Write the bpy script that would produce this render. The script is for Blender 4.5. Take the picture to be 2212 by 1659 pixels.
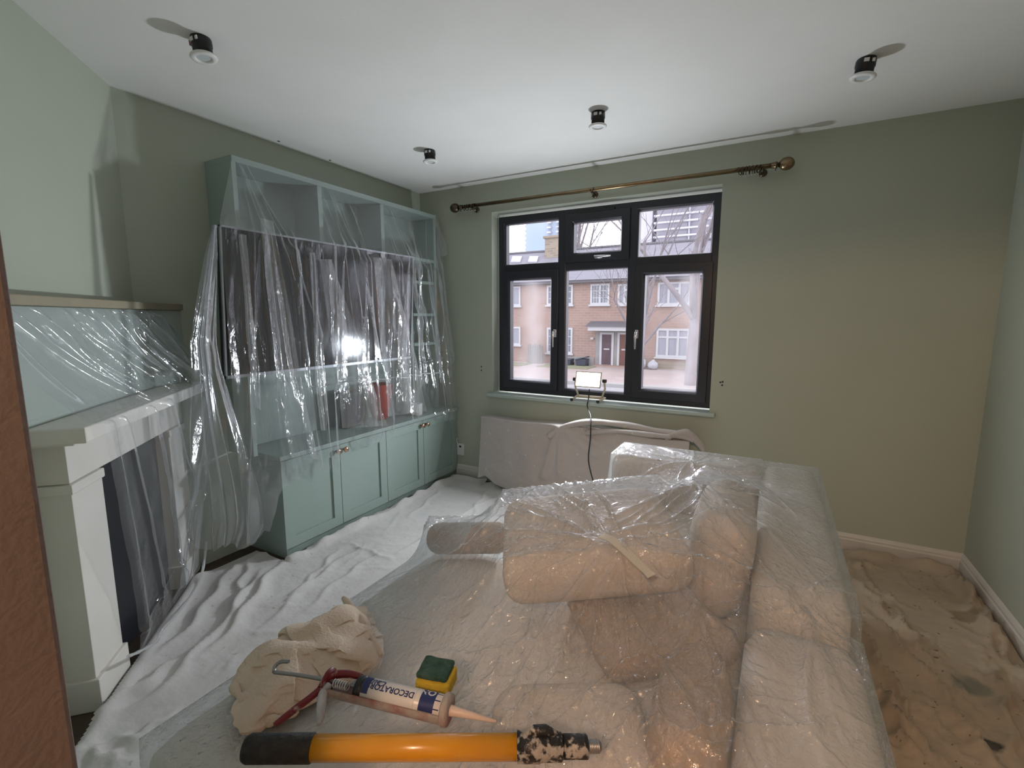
import bpy, bmesh, math, random
import numpy as np
from mathutils import Vector, Matrix, noise as mnoise

# ---------------------------------------------------------------- camera, world, lights
scene = bpy.context.scene
for o in list(bpy.data.objects):
    bpy.data.objects.remove(o)
COL = scene.collection
EYE = (0.0, 0.0, 1.38); PITCH = 8.0; YAW = 28.8; FPX = 1026.0
cam_data = bpy.data.cameras.new('camera')
cam_data.sensor_width = 36.0
cam_data.lens = FPX / 2212.0 * 36.0
cam_data.clip_start = 0.01; cam_data.clip_end = 600
cam = bpy.data.objects.new('camera', cam_data)
cam.location = EYE
cam.rotation_euler = (math.radians(90 - PITCH), 0, math.radians(YAW))
COL.objects.link(cam); scene.camera = cam

world = bpy.data.worlds.new('overcast_sky'); scene.world = world
world.use_nodes = True
bg = world.node_tree.nodes['Background']
bg.inputs['Color'].default_value = (0.90, 0.90, 1.0, 1)
bg.inputs['Strength'].default_value = 3.2

vs = scene.view_settings
vs.view_transform = 'Standard'; vs.look = 'None'; vs.gamma = 1.0
vs.use_curve_mapping = False
vs.exposure = 0.0

# ---------------------------------------------------------------- helpers
_p = math.radians(-PITCH); _y = math.radians(YAW)
FWD = np.array([-math.sin(_y)*math.cos(_p), math.cos(_y)*math.cos(_p), math.sin(_p)])
RGT = np.array([math.cos(_y), math.sin(_y), 0.0])
UPV = np.cross(RGT, FWD)
CAM = np.array(EYE)
def ray(px, py):
    return RGT*(px-1106.0)/FPX + UPV*(829.5-py)/FPX + FWD
def onz(px, py, z):
    d = ray(px, py); return CAM + d*((z-CAM[2])/d[2])
def ony(px, py, y):
    d = ray(px, py); return CAM + d*((y-CAM[1])/d[1])
def onx(px, py, x):
    d = ray(px, py); return CAM + d*((x-CAM[0])/d[0])
S2 = math.sqrt(0.5)
def ondiag(px, py, dist):               # plane of the diagonal chimney wall
    n = np.array([S2, S2, 0.0]); d = ray(px, py)
    return CAM + d*((dist - n@CAM)/(n@d))
def proj(p):
    v = np.asarray(p, float)-CAM; w = v@FWD
    return 1106+FPX*(v@RGT)/w, 829.5-FPX*(v@UPV)/w

class MB:
    """collects shapes into one mesh"""
    def __init__(s): s.v = []; s.f = []; s.m = []; s.sm = []
    def add(s, vs_, fs, mi=0, smooth=False):
        b = len(s.v); s.v += [tuple(map(float, q)) for q in vs_]
        for f in fs:
            s.f.append([i+b for i in f]); s.m.append(mi); s.sm.append(smooth)
        return s
    def box(s, a, b, mi=0, M=None):
        x0, y0, z0 = a; x1, y1, z1 = b
        q = [(x0,y0,z0),(x1,y0,z0),(x1,y1,z0),(x0,y1,z0),(x0,y0,z1),(x1,y0,z1),(x1,y1,z1),(x0,y1,z1)]
        if M is not None: q = [M @ Vector(p) for p in q]
        return s.add(q, [(0,3,2,1),(4,5,6,7),(0,1,5,4),(1,2,6,5),(2,3,7,6),(3,0,4,7)], mi)
    def prism(s, poly, z0, z1, mi=0):
        n = len(poly)
        q = [(x,y,z0) for x,y in poly]+[(x,y,z1) for x,y in poly]
        fs = [tuple(range(n-1,-1,-1)), tuple(range(n,2*n))]+[(i,(i+1)%n,n+(i+1)%n,n+i) for i in range(n)]
        return s.add(q, fs, mi)
    def ext(s, poly3, off, mi=0):        # polygon in 3D pushed along a vector
        n = len(poly3); off = np.array(off, float)
        q = [np.array(p, float) for p in poly3]; q = q+[p+off for p in q]
        fs = [tuple(range(n-1,-1,-1)), tuple(range(n,2*n))]+[(i,(i+1)%n,n+(i+1)%n,n+i) for i in range(n)]
        return s.add(q, fs, mi)
    def tube(s, pts, r, n=8, mi=0, caps=True, closed=False, smooth=True):
        pts = [Vector(p) for p in pts]; k = len(pts)
        rr = r if isinstance(r, (list, tuple)) else [r]*k
        q = []; prev = None
        for i, p in enumerate(pts):
            if closed: t = pts[(i+1) % k]-pts[i-1]
            else: t = pts[min(i+1, k-1)]-pts[max(i-1, 0)]
            if t.length < 1e-9: t = Vector((0,0,1))
            t.normalize()
            if prev is None:
                a = Vector((0,0,1)) if abs(t.z) < 0.9 else Vector((1,0,0))
                u = t.cross(a).normalized()
            else:
                u = prev-t*prev.dot(t)
                u = u.normalized() if u.length > 1e-6 else t.orthogonal().normalized()
            prev = u; w = t.cross(u)
            for j in range(n):
                a = 2*math.pi*j/n
                q.append(p+(u*math.cos(a)+w*math.sin(a))*rr[i])
        fs = []
        for i in range(k if closed else k-1):
            i2 = (i+1) % k
            for j in range(n):
                j2 = (j+1) % n
                fs.append((i*n+j, i*n+j2, i2*n+j2, i2*n+j))
        s.add(q, fs, mi, smooth)
        if caps and not closed:
            b = len(s.v)-k*n
            s.f.append([b+j for j in range(n-1,-1,-1)]); s.m.append(mi); s.sm.append(False)
            s.f.append([b+(k-1)*n+j for j in range(n)]); s.m.append(mi); s.sm.append(False)
        return s
    def lathe(s, prof, M=None, n=24, mi=0, smooth=True):   # profile of (r, z), around z
        k = len(prof); q = []
        for r, z in prof:
            for j in range(n):
                a = 2*math.pi*j/n; q.append(Vector((r*math.cos(a), r*math.sin(a), z)))
        if M is not None: q = [M @ p for p in q]
        fs = [(i*n+j, i*n+(j+1) % n, (i+1)*n+(j+1) % n, (i+1)*n+j) for i in range(k-1) for j in range(n)]
        s.add(q, fs, mi, smooth)
        b = len(s.v)-k*n
        if prof[0][0] > 1e-5: s.f.append([b+j for j in range(n-1,-1,-1)]); s.m.append(mi); s.sm.append(False)
        if prof[-1][0] > 1e-5: s.f.append([b+(k-1)*n+j for j in range(n)]); s.m.append(mi); s.sm.append(False)
        return s
    def grid(s, A, mi=0, smooth=True, mask=None):          # A: (n,m,3) array
        n, m = A.shape[:2]
        fs = []
        for i in range(n-1):
            for j in range(m-1):
                if mask is None or mask[i, j]:
                    fs.append((i*m+j, (i+1)*m+j, (i+1)*m+j+1, i*m+j+1))
        return s.add(A.reshape(-1, 3), fs, mi, smooth)
    def build(s, name, mats, parent=None, bevel=0.0, seg=2, sub=0, weld=False):
        me = bpy.data.meshes.new(name)
        me.from_pydata(s.v, [], s.f)
        if not isinstance(mats, (list, tuple)): mats = [mats]
        for mm in mats: me.materials.append(mm)
        me.polygons.foreach_set('material_index', s.m)
        me.polygons.foreach_set('use_smooth', s.sm)
        me.update()
        bm = bmesh.new(); bm.from_mesh(me)
        if weld: bmesh.ops.remove_doubles(bm, verts=bm.verts, dist=1e-5)
        loose = [v for v in bm.verts if not v.link_faces]
        if loose: bmesh.ops.delete(bm, geom=loose, context='VERTS')
        bmesh.ops.recalc_face_normals(bm, faces=bm.faces)
        bm.to_mesh(me); bm.free()
        o = bpy.data.objects.new(name, me); COL.objects.link(o)
        if parent: o.parent = parent
        if bevel > 0:
            b = o.modifiers.new('bevel', 'BEVEL'); b.width = bevel; b.segments = seg
            b.limit_method = 'ANGLE'; b.angle_limit = math.radians(40)
        if sub:
            b = o.modifiers.new('sub', 'SUBSURF'); b.levels = sub; b.render_levels = sub
        return o

def tag(o, label=None, cat=None, group=None, kind=None):
    if label: o['label'] = label
    if cat: o['category'] = cat
    if group: o['group'] = group
    if kind: o['kind'] = kind
    return o
def empty(name, loc=(0,0,0), label=None, cat=None, group=None, kind=None, rz=0):
    o = bpy.data.objects.new(name, None); o.empty_display_size = 0.05
    o.location = loc; o.rotation_euler = (0,0,rz); COL.objects.link(o)
    return tag(o, label, cat, group, kind)
def copy_tree(o, parent=None):
    c = o.copy(); COL.objects.link(c)
    if parent: c.parent = parent
    for ch in list(o.children): copy_tree(ch, c)
    return c
def flat(rgb): return (rgb[0], rgb[1], rgb[2], 1)

def mat(name, col, rough=0.6, metal=0.0, col2=None, nscale=6.0, ndet=4.0, nmin=0.35, nmax=0.65, bump=0.0, bscale=60.0,
        spec=0.5, coat=0.0, emit=None, estr=0.0, stretch=None):
    m = bpy.data.materials.new(name); m.use_nodes = True
    nt = m.node_tree; b = nt.nodes['Principled BSDF']
    b.inputs['Base Color'].default_value = flat(col)
    b.inputs['Roughness'].default_value = rough
    b.inputs['Metallic'].default_value = metal
    b.inputs['Specular IOR Level'].default_value = spec
    b.inputs['Coat Weight'].default_value = coat
    tc = nt.nodes.new('ShaderNodeTexCoord'); src = tc.outputs['Object']
    if stretch:
        mp = nt.nodes.new('ShaderNodeMapping'); mp.inputs['Scale'].default_value = stretch
        nt.links.new(src, mp.inputs['Vector']); src = mp.outputs['Vector']
    if col2 is not None:
        n = nt.nodes.new('ShaderNodeTexNoise'); n.inputs['Scale'].default_value = nscale; n.inputs['Detail'].default_value = ndet
        nt.links.new(src, n.inputs['Vector'])
        r = nt.nodes.new('ShaderNodeValToRGB')
        r.color_ramp.elements[0].position = nmin; r.color_ramp.elements[0].color = flat(col)
        r.color_ramp.elements[1].position = nmax; r.color_ramp.elements[1].color = flat(col2)
        nt.links.new(n.outputs['Fac'], r.inputs['Fac']); nt.links.new(r.outputs['Color'], b.inputs['Base Color'])
    if bump > 0:
        n2 = nt.nodes.new('ShaderNodeTexNoise'); n2.inputs['Scale'].default_value = bscale; n2.inputs['Detail'].default_value = 3
        nt.links.new(src, n2.inputs['Vector'])
        bp = nt.nodes.new('ShaderNodeBump'); bp.inputs['Strength'].default_value = bump; bp.inputs['Distance'].default_value = 0.01
        nt.links.new(n2.outputs['Fac'], bp.inputs['Height']); nt.links.new(bp.outputs['Normal'], b.inputs['Normal'])
    if emit is not None:
        b.inputs['Emission Color'].default_value = flat(emit); b.inputs['Emission Strength'].default_value = estr
    return m

def film(name, haze=0.10, gloss=0.14, rough=0.16, edge=0.55, bscale=26.0, bstr=0.6, tint=(0.97,0.98,1.0), stretch=(1,1,1), fine=90.0, patch_scale=3.5, fres=0.75, pw_=3.0, bmin=0.12):
    """clear polythene: mostly see-through, whiter where it turns edge-on, glints on its creases"""
    m = bpy.data.materials.new(name); m.use_nodes = True
    nt = m.node_tree; N = nt.nodes; L = nt.links
    N.remove(N['Principled BSDF']); out = N['Material Output']
    tc = N.new('ShaderNodeTexCoord')
    mp = N.new('ShaderNodeMapping'); mp.inputs['Scale'].default_value = stretch
    L.new(tc.outputs['Object'], mp.inputs['Vector'])
    n1 = N.new('ShaderNodeTexNoise'); n1.inputs['Scale'].default_value = bscale; n1.inputs['Detail'].default_value = 4
    n1.inputs['Distortion'].default_value = 1.2
    n1.noise_dimensions = '3D'
    L.new(mp.outputs['Vector'], n1.inputs['Vector'])
    n2 = N.new('ShaderNodeTexVoronoi'); n2.feature = 'DISTANCE_TO_EDGE'; n2.inputs['Scale'].default_value = fine*0.25
    L.new(mp.outputs['Vector'], n2.inputs['Vector'])
    mx = N.new('ShaderNodeMath'); mx.operation = 'MULTIPLY_ADD'; mx.inputs[1].default_value = 0.5
    L.new(n2.outputs['Distance'], mx.inputs[0]); L.new(n1.outputs['Fac'], mx.inputs[2])
    n5 = N.new('ShaderNodeTexNoise'); n5.inputs['Scale'].default_value = patch_scale; n5.inputs['Detail'].default_value = 2      # crinkled in places, smooth in others
    L.new(tc.outputs['Object'], n5.inputs['Vector'])
    mk = N.new('ShaderNodeMapRange'); mk.inputs['From Min'].default_value = 0.42; mk.inputs['From Max'].default_value = 0.64
    mk.inputs['To Min'].default_value = bstr*bmin; mk.inputs['To Max'].default_value = bstr; L.new(n5.outputs['Fac'], mk.inputs['Value'])
    bp = N.new('ShaderNodeBump'); bp.inputs['Distance'].default_value = 0.012; L.new(mk.outputs[0], bp.inputs['Strength'])
    L.new(mx.outputs[0], bp.inputs['Height'])
    tr = N.new('ShaderNodeBsdfTransparent'); tr.inputs['Color'].default_value = flat(tint)
    gl = N.new('ShaderNodeBsdfGlossy'); gl.inputs['Roughness'].default_value = rough
    gl.inputs['Color'].default_value = (1,1,1,1); L.new(bp.outputs['Normal'], gl.inputs['Normal'])
    df = N.new('ShaderNodeBsdfDiffuse'); df.inputs['Color'].default_value = (0.86,0.87,0.88,1)
    L.new(bp.outputs['Normal'], df.inputs['Normal'])
    tl = N.new('ShaderNodeBsdfTranslucent'); tl.inputs['Color'].default_value = (0.86,0.87,0.88,1)
    dm = N.new('ShaderNodeMixShader'); dm.inputs[0].default_value = 0.55
    L.new(df.outputs[0], dm.inputs[1]); L.new(tl.outputs[0], dm.inputs[2])
    lw = N.new('ShaderNodeLayerWeight'); lw.inputs['Blend'].default_value = 0.5
    pw = N.new('ShaderNodeMath'); pw.operation = 'POWER'; pw.inputs[1].default_value = pw_
    L.new(lw.outputs['Facing'], pw.inputs[0])
    hz = N.new('ShaderNodeMath'); hz.operation = 'MULTIPLY_ADD'; hz.inputs[1].default_value = edge; hz.inputs[2].default_value = haze
    L.new(pw.outputs[0], hz.inputs[0])
    m1 = N.new('ShaderNodeMixShader'); L.new(hz.outputs[0], m1.inputs[0])
    L.new(tr.outputs[0], m1.inputs[1]); L.new(dm.outputs[0], m1.inputs[2])
    lf = N.new('ShaderNodeLayerWeight'); lf.inputs['Blend'].default_value = 0.5; L.new(bp.outputs['Normal'], lf.inputs['Normal'])
    f5 = N.new('ShaderNodeMath'); f5.operation = 'POWER'; f5.inputs[1].default_value = 5.0; L.new(lf.outputs['Facing'], f5.inputs[0])
    fr = N.new('ShaderNodeMath'); fr.operation = 'MULTIPLY_ADD'; fr.inputs[1].default_value = 0.94; fr.inputs[2].default_value = 0.06; L.new(f5.outputs[0], fr.inputs[0])
    fm = N.new('ShaderNodeMath'); fm.operation = 'MULTIPLY_ADD'; fm.inputs[1].default_value = fres; fm.inputs[2].default_value = gloss
    fm.use_clamp = True
    L.new(fr.outputs[0], fm.inputs[0])
    m2 = N.new('ShaderNodeMixShader'); L.new(fm.outputs[0], m2.inputs[0])
    L.new(m1.outputs[0], m2.inputs[1]); L.new(gl.outputs[0], m2.inputs[2])
    L.new(m2.outputs[0], out.inputs['Surface'])
    return m

def fbm(x, y, sc, seed=0.0, oct_=4):
    """numpy value of Perlin fbm on arrays"""
    xf = np.ravel(x)*sc; yf = np.ravel(y)*sc
    r = np.array([mnoise.fractal(Vector((a, b, seed)), 0.9, 2.0, oct_) for a, b in zip(xf, yf)])
    return r.reshape(np.shape(x))

# ---------------------------------------------------------------- materials
M = {}
M['wall'] = mat('sage_wall_paint', (0.44,0.48,0.40), 0.75, col2=(0.46,0.50,0.42), nscale=1.6, bump=0.05, bscale=220, spec=0.3)
M['ceiling'] = mat('white_ceiling_paint', (0.80,0.80,0.79), 0.85, col2=(0.77,0.77,0.755), nscale=2.5, bump=0.04, bscale=160, spec=0.2)
M['trim'] = mat('cream_gloss_trim', (0.62,0.60,0.55), 0.4, col2=(0.66,0.64,0.60), nscale=5)
M['cab'] = mat('sage_cabinet_paint', (0.30,0.385,0.355), 0.45, col2=(0.315,0.40,0.37), nscale=3)
M['cab_wall'] = mat('pale_green_boxing_paint', (0.42,0.49,0.45), 0.6)
M['upvc'] = mat('anthracite_window_frame', (0.022,0.024,0.034), 0.32, bump=0.05, bscale=300)
M['sillp'] = mat('pale_green_gloss_sill', (0.42,0.50,0.46), 0.25)
M['chrome'] = mat('chrome', (0.75,0.75,0.77), 0.15, 1.0)
M['black'] = mat('black_plastic', (0.012,0.012,0.014), 0.35)
M['blackm'] = mat('black_rubber', (0.015,0.015,0.016), 0.6, col2=(0.03,0.03,0.03), nscale=40)
M['white'] = mat('white_plastic', (0.75,0.75,0.74), 0.4)
M['jamb'] = mat('dusty_pink_paint', (0.15,0.118,0.108), 0.7, col2=(0.132,0.104,0.093), nscale=9, bump=0.12, bscale=180)
M['brass'] = mat('antique_brass', (0.32,0.235,0.14), 0.3, 1.0, col2=(0.24,0.17,0.10), nscale=12)
M['dbrass'] = mat('dark_brass', (0.10,0.08,0.055), 0.35, 0.9)
M['knob'] = mat('copper_knob', (0.62,0.42,0.32), 0.25, 0.9)
M['marble'] = mat('cream_fireplace', (0.80,0.775,0.72), 0.45, col2=(0.75,0.72,0.665), nscale=4, ndet=6)
M['soot'] = mat('fireplace_board', (0.02,0.021,0.026), 0.4)
M['wood'] = mat('shelf_wood', (0.28,0.26,0.19), 0.6, col2=(0.33,0.29,0.2), nscale=8)
M['tv'] = mat('tv_screen', (0.010,0.010,0.014), 0.12, spec=0.6)
M['tvf'] = mat('tv_bezel', (0.35,0.36,0.38), 0.35, 0.6)
M['red'] = mat('red_vase_glaze', (0.42,0.045,0.03), 0.3)
M['grey'] = mat('dark_grey_fabric', (0.05,0.05,0.055), 0.8, bump=0.1)
M['floor'] = mat('dark_floorboards', (0.06,0.04,0.03), 0.5, col2=(0.09,0.06,0.04), nscale=4, stretch=(6,1,1))
M['hall'] = mat('hall_paint', (0.55,0.42,0.33), 0.8)
# ---------------------------------------------------------------- room shell
XL, XR, YB, H = -2.72, 0.985, 3.32, 2.42
YN = 0.12                                  # room side of the near wall
WX0, WX1, WZ0, WZ1 = -2.012, -0.338, 0.755, 2.20
DW = -1.105                                # distance of diagonal wall from the origin along (1,1)/sqrt2
def dpt(dist, along):                      # point on a diagonal plane; along = metres from the left-wall corner towards the camera
    x0 = XL; y0 = dist*math.sqrt(2)-XL
    return (x0+along*S2, y0-along*S2)
mb = MB()
mb.box((XL-0.3, -2.6, -0.12), (XR+0.3, YB+0.12, 0.0))
tag(mb.build('floor', M['floor']), 'dark floorboards under the dust sheets', 'floor', kind='structure')
mb = MB(); mb.box((XL-0.3, -2.6, H), (XR+0.3, YB+0.30, H+0.12))
tag(mb.build('ceiling', M['ceiling']), 'white painted ceiling', 'ceiling', kind='structure')
mb = MB(); mb.box((XL-0.2, YN-0.3, 0), (XL, YB+0.25, H))
tag(mb.build('wall_left', M['wall']), 'sage green wall behind the built-in shelving', 'wall', kind='structure')
mb = MB(); mb.box((XR, YN-0.2, 0), (XR+0.2, YB+0.25, H))
tag(mb.build('wall_right', M['wall']), 'sage green side wall beyond the sofa', 'wall', kind='structure')
mb = MB()
mb.box((XL, YB, 0), (WX0, YB+0.28, H)); mb.box((WX1, YB, 0), (XR, YB+0.28, H))
mb.box((WX0, YB, 0), (WX1, YB+0.28, WZ0-0.02)); mb.box((WX0, YB, WZ1), (WX1, YB+0.28, H))
wb = tag(mb.build('wall_back', M['wall']), 'sage green wall around the window', 'wall', kind='structure')
mb = MB()                                   # plastered reveals
mb.box((WX0, YB+0.001, WZ0), (WX0+0.004, YB+0.10, WZ1)); mb.box((WX1-0.004, YB+0.001, WZ0), (WX1, YB+0.10, WZ1))
mb.box((WX0, YB+0.001, WZ1-0.004), (WX1, YB+0.10, WZ1))
mb.build('window_reveal', M['wall'], wb)
# little screw holes left in the wall
for k, (px, py) in enumerate([(1040,792),(1040,800),(1556,826),(1560,832),(1561,825)]):
    p = ony(px, py, YB); mb = MB()
    mb.lathe([(0.0,-0.0015),(0.006,-0.0015),(0.006,0.004)], Matrix.Translation((p[0], YB, p[2])) @ Matrix.Rotation(math.radians(-90), 4, 'X'), 8)
    mb.build('screw_hole', M['black'], wb)
ce = bpy.data.objects['ceiling']
for (px, py) in [(602,305),(713,346),(858,402)]:
    p = onz(px, py, H); mb = MB()
    mb.lathe([(0.0,-0.0015),(0.008,-0.0015),(0.008,0.002)], Matrix.Translation((p[0], p[1], H)), 8)
    mb.build('screw_hole', M['black'], ce)
# diagonal chimney breast
a = dpt(DW, 0); b_ = (DW*math.sqrt(2)-YN, YN)
mb = MB(); mb.prism([a, (XL-0.05, a[1]), (XL-0.05, YN-0.1), (b_[0]+0.1, YN-0.1), b_], 0, H)
tag(mb.build('wall_chimney', M['wall']), 'freshly painted diagonal chimney breast wall', 'wall', kind='structure')
# near wall with the doorway the camera stands in
JX = float(onx(80, 1130, -0.47)[0]); JY = float(onx(80, 1130, -0.47)[1])
mb = MB(); mb.box((b_[0]-0.05, JY-0.14, 0), (JX-0.02, JY-0.0, H)); mb.box((0.62, JY-0.14, 0), (XR+0.1, JY, H)); mb.box((JX-0.02, JY-0.14, 2.12), (0.62, JY, H))
tag(mb.build('wall_near', M['wall']), 'sage green wall around the doorway', 'wall', kind='structure')
mb = MB(); mb.box((JX-0.02, JY-0.155, 0), (JX, JY+0.004, 2.12))
tag(mb.build('door_1', M['jamb'], bevel=0.004), 'dusty pink door jamb beside the camera', 'door jamb', kind='structure')
mb = MB()
mb.box((-1.3, -2.5, 0), (-1.2, JY-0.14, H)); mb.box((1.2, -2.5, 0), (1.3, JY-0.14, H)); mb.box((-1.3, -2.6, 0), (1.3, -2.5, H))
tag(mb.build('wall_hall', M['hall']), 'warm painted hall walls behind the doorway', 'wall', kind='structure')
# the lit hall behind the camera: its ceiling lamp, seen in the photograph as warm light on the jamb and in the polythene
hl = bpy.data.lights.new('hall_lamp_offscreen', 'POINT'); hl.shadow_soft_size = 0.07; hl.energy = 78; hl.color = (1.0, 0.66, 0.44)
hlo = bpy.data.objects.new('hall_lamp_offscreen', hl); hlo.location = (0.05, -1.20, 2.26); COL.objects.link(hlo)
# skirting
def skirting(name, p0, p1, n):
    # p0,p1 along wall at floor, n inward normal
    p0 = np.array(p0); p1 = np.array(p1); n = np.array(n)
    prof = [(0,0),(0.018,0),(0.018,0.068),(0.013,0.075),(0.013,0.085),(0.007,0.098),(0,0.104)]
    A = np.array([[(*(p+n*d), z) for d, z in prof] for p in (p0, p1)])
    mb = MB().grid(A, smooth=False); o = mb.build(name, M['trim'])
    return tag(o, 'cream moulded skirting board along the %s wall' % ('window' if 'back' in name else 'side'), 'skirting board', kind='structure')
skirting('baseboard_back', (-2.38, YB), (XR, YB), (0,-1)); skirting('baseboard_right', (XR, YB), (XR, YN), (-1,0))

# ---------------------------------------------------------------- window
win = empty('window_1', ((WX0+WX1)/2, 3.40, WZ0), 'anthracite casement window with six panes', 'window', kind='structure')
wl = Vector(win.location)
def wbox(name, x0, x1, z0, z1, y0, y1, m, bevel=0.0, parent=win):
    off = wl if parent == win else wl
    mb = MB(); mb.box((x0-wl.x, y0-wl.y, z0-wl.z), (x1-wl.x, y1-wl.y, z1-wl.z)); return mb.build(name, m, parent, bevel)
def ring(mb, x0, x1, z0, z1, w, y0, y1, slope=0.0):
    """rectangular frame with a sloped inner bead"""
    o = [(x0,z0),(x1,z0),(x1,z1),(x0,z1)]
    i = [(x0+w,z0+w),(x1-w,z0+w),(x1-w,z1-w),(x0+w,z1-w)]
    j = [(x0+w+slope,z0+w+slope),(x1-w-slope,z0+w+slope),(x1-w-slope,z1-w-slope),(x0+w+slope,z1-w-slope)]
    q = [(x,y0,z) for x,z in o]+[(x,y0,z) for x,z in i]+[(x,y0+0.018,z) for x,z in j]+[(x,y1,z) for x,z in j]+[(x,y1,z) for x,z in o]
    q = [(x-wl.x, y-wl.y, z-wl.z) for x,y,z in q]
    fs = []
    for r in range(4):
        for k in range(4):
            fs.append((r*4+k, r*4+(k+1)%4, (r+1)*4+(k+1)%4, (r+1)*4+k))
    for k in range(4): fs.append((16+k, 16+(k+1)%4, (k+1)%4, k))
    mb.add(q, fs)
FX0, FX1, FZ0, FZ1 = WX0+0.022, WX1-0.004, 0.770, 2.168
MX = [-1.440, -0.905]; TZ = 1.762; FW = 0.05
mb = MB(); ring(mb, FX0, FX1, FZ0, FZ1, 0.048, 3.40, 3.47, 0.012); mb.build('frame', M['upvc'], win, 0.004)
for x in MX: wbox('mullion', x-0.036, x+0.036, FZ0+0.03, FZ1-0.03, 3.402, 3.47, M['upvc'], 0.012)
for x0, x1 in ((FX0+0.03, MX[0]), (MX[0], MX[1]), (MX[1], FX1-0.03)):
    wbox('transom', x0, x1, TZ-0.036, TZ+0.036, 3.4035, 3.469, M['upvc'], 0.012)
# panes: glass with a misted strip in the two side casements
def glass_mat(name, mist=0.0, mx=0.0, mw=0.1):
    m = bpy.data.materials.new(name); m.use_nodes = True; nt = m.node_tree; N = nt.nodes; L = nt.links
    N.remove(N['Principled BSDF'])
    tr = N.new('ShaderNodeBsdfTransparent'); tr.inputs[0].default_value = (0.97,0.97,0.98,1)
    gl = N.new('ShaderNodeBsdfGlossy'); gl.inputs['Roughness'].default_value = 0.02
    lf = N.new('ShaderNodeLayerWeight'); lf.inputs['Blend'].default_value = 0.5
    f5 = N.new('ShaderNodeMath'); f5.operation = 'POWER'; f5.inputs[1].default_value = 5.0
    L.new(lf.outputs['Facing'], f5.inputs[0])
    fr = N.new('ShaderNodeMath'); fr.operation = 'MULTIPLY_ADD'; fr.inputs[1].default_value = 0.95; fr.inputs[2].default_value = 0.04; L.new(f5.outputs[0], fr.inputs[0])
    mxs = N.new('ShaderNodeMixShader'); L.new(fr.outputs[0], mxs.inputs[0]); L.new(tr.outputs[0], mxs.inputs[1]); L.new(gl.outputs[0], mxs.inputs[2])
    last = mxs
    if mist:
        tl = N.new('ShaderNodeBsdfTranslucent'); tl.inputs[0].default_value = (0.92,0.9,0.9,1)
        tc = N.new('ShaderNodeTexCoord'); sp = N.new('ShaderNodeSeparateXYZ'); L.new(tc.outputs['Object'], sp.inputs[0])
        ns = N.new('ShaderNodeTexNoise'); ns.inputs['Scale'].default_value = 4; ns.inputs['Detail'].default_value = 5; L.new(tc.outputs['Object'], ns.inputs['Vector'])
        a1 = N.new('ShaderNodeMath'); a1.operation = 'MULTIPLY_ADD'; a1.inputs[1].default_value = 0.22; L.new(ns.outputs['Fac'], a1.inputs[0]); L.new(sp.outputs['X'], a1.inputs[2])
        s1 = N.new('ShaderNodeMath'); s1.operation = 'SUBTRACT'; s1.inputs[1].default_value = mx+0.11; L.new(a1.outputs[0], s1.inputs[0])
        ab = N.new('ShaderNodeMath'); ab.operation = 'ABSOLUTE'; L.new(s1.outputs[0], ab.inputs[0])
        mr = N.new('ShaderNodeMapRange'); mr.inputs['From Min'].default_value = mw; mr.inputs['From Max'].default_value = mw*0.1
        mr.inputs['To Min'].default_value = 0.02; mr.inputs['To Max'].default_value = mist; L.new(ab.outputs[0], mr.inputs['Value'])
        m3 = N.new('ShaderNodeMixShader'); L.new(mr.outputs[0], m3.inputs[0]); L.new(mxs.outputs[0], m3.inputs[1]); L.new(tl.outputs[0], m3.inputs[2]); last = m3
    L.new(last.outputs[0], N['Material Output'].inputs['Surface'])
    return m
GL = glass_mat('window_glass'); GLA = glass_mat('misted_glass_left', 0.15, -0.53, 0.13); GLB = glass_mat('misted_glass_right', 0.13, 0.66, 0.09)
cells = [(FX0+0.04, MX[0]-0.03), (MX[0]+0.03, MX[1]-0.03), (MX[1]+0.03, FX1-0.04)]
for ci, (x0, x1) in enumerate(cells):
    for row, (z0, z1) in enumerate(((FZ0+0.04, TZ-0.03), (TZ+0.03, FZ1-0.04))):
        opening = (row == 0 and ci != 1) or (row == 1 and ci == 1)
        if opening:
            mb = MB(); ring(mb, x0-0.006, x1+0.006, z0-0.006, z1+0.006, 0.055, 3.388, 3.465, 0.012)
            sash = mb.build('sash', M['upvc'], win, 0.003)
        g = GL
        if row == 0 and ci == 0: g = GLA
        if row == 0 and ci == 2: g = GLB
        wbox('pane', x0, x1, z0, z1, 3.440, 3.444, g)
# trickle vent and handles
wbox('trickle_vent', -1.32, -1.04, 2.128, 2.150, 3.385, 3.402, M['black'], 0.005)
def espag(cx, cz, vertical=True):
    mb = MB(); y = 3.388
    if vertical:
        mb.box((cx-0.012, y-0.010, cz-0.03), (cx+0.012, y, cz+0.03))
        mb.tube([(cx, y-0.01, cz+0.012), (cx, y-0.035, cz+0.012), (cx, y-0.042, cz-0.02), (cx, y-0.036, cz-0.105)], [0.008,0.009,0.008,0.006], 8)
    else:
        mb.box((cx-0.03, y-0.010, cz-0.012), (cx+0.03, y, cz+0.012))
        mb.tube([(cx-0.02, y-0.01, cz), (cx-0.02, y-0.035, cz), (cx+0.02, y-0.042, cz), (cx+0.10, y-0.036, cz)], [0.008,0.009,0.008,0.006], 8)
    for i, q in enumerate(mb.v): mb.v[i] = (q[0]-wl.x, q[1]-wl.y, q[2]-wl.z)
    tag(mb.build('handle', M['chrome'], win, 0.003), 'chrome window handle')
h1 = ony(1197, 720, 3.37); h2 = ony(1374, 722, 3.37); h3 = ony(1292, 554, 3.37)
espag(h1[0], h1[2]); espag(h2[0], h2[2]); espag(h3[0], h3[2], False)
# sill board
mb = MB(); mb.box((WX0-0.035, YB-0.045, WZ0-0.022), (WX1+0.035, YB+0.085, WZ0+0.006))
tag(mb.build('trim_1', M['sillp'], bevel=0.008), 'pale green gloss window sill board', 'window sill', kind='structure')

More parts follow.
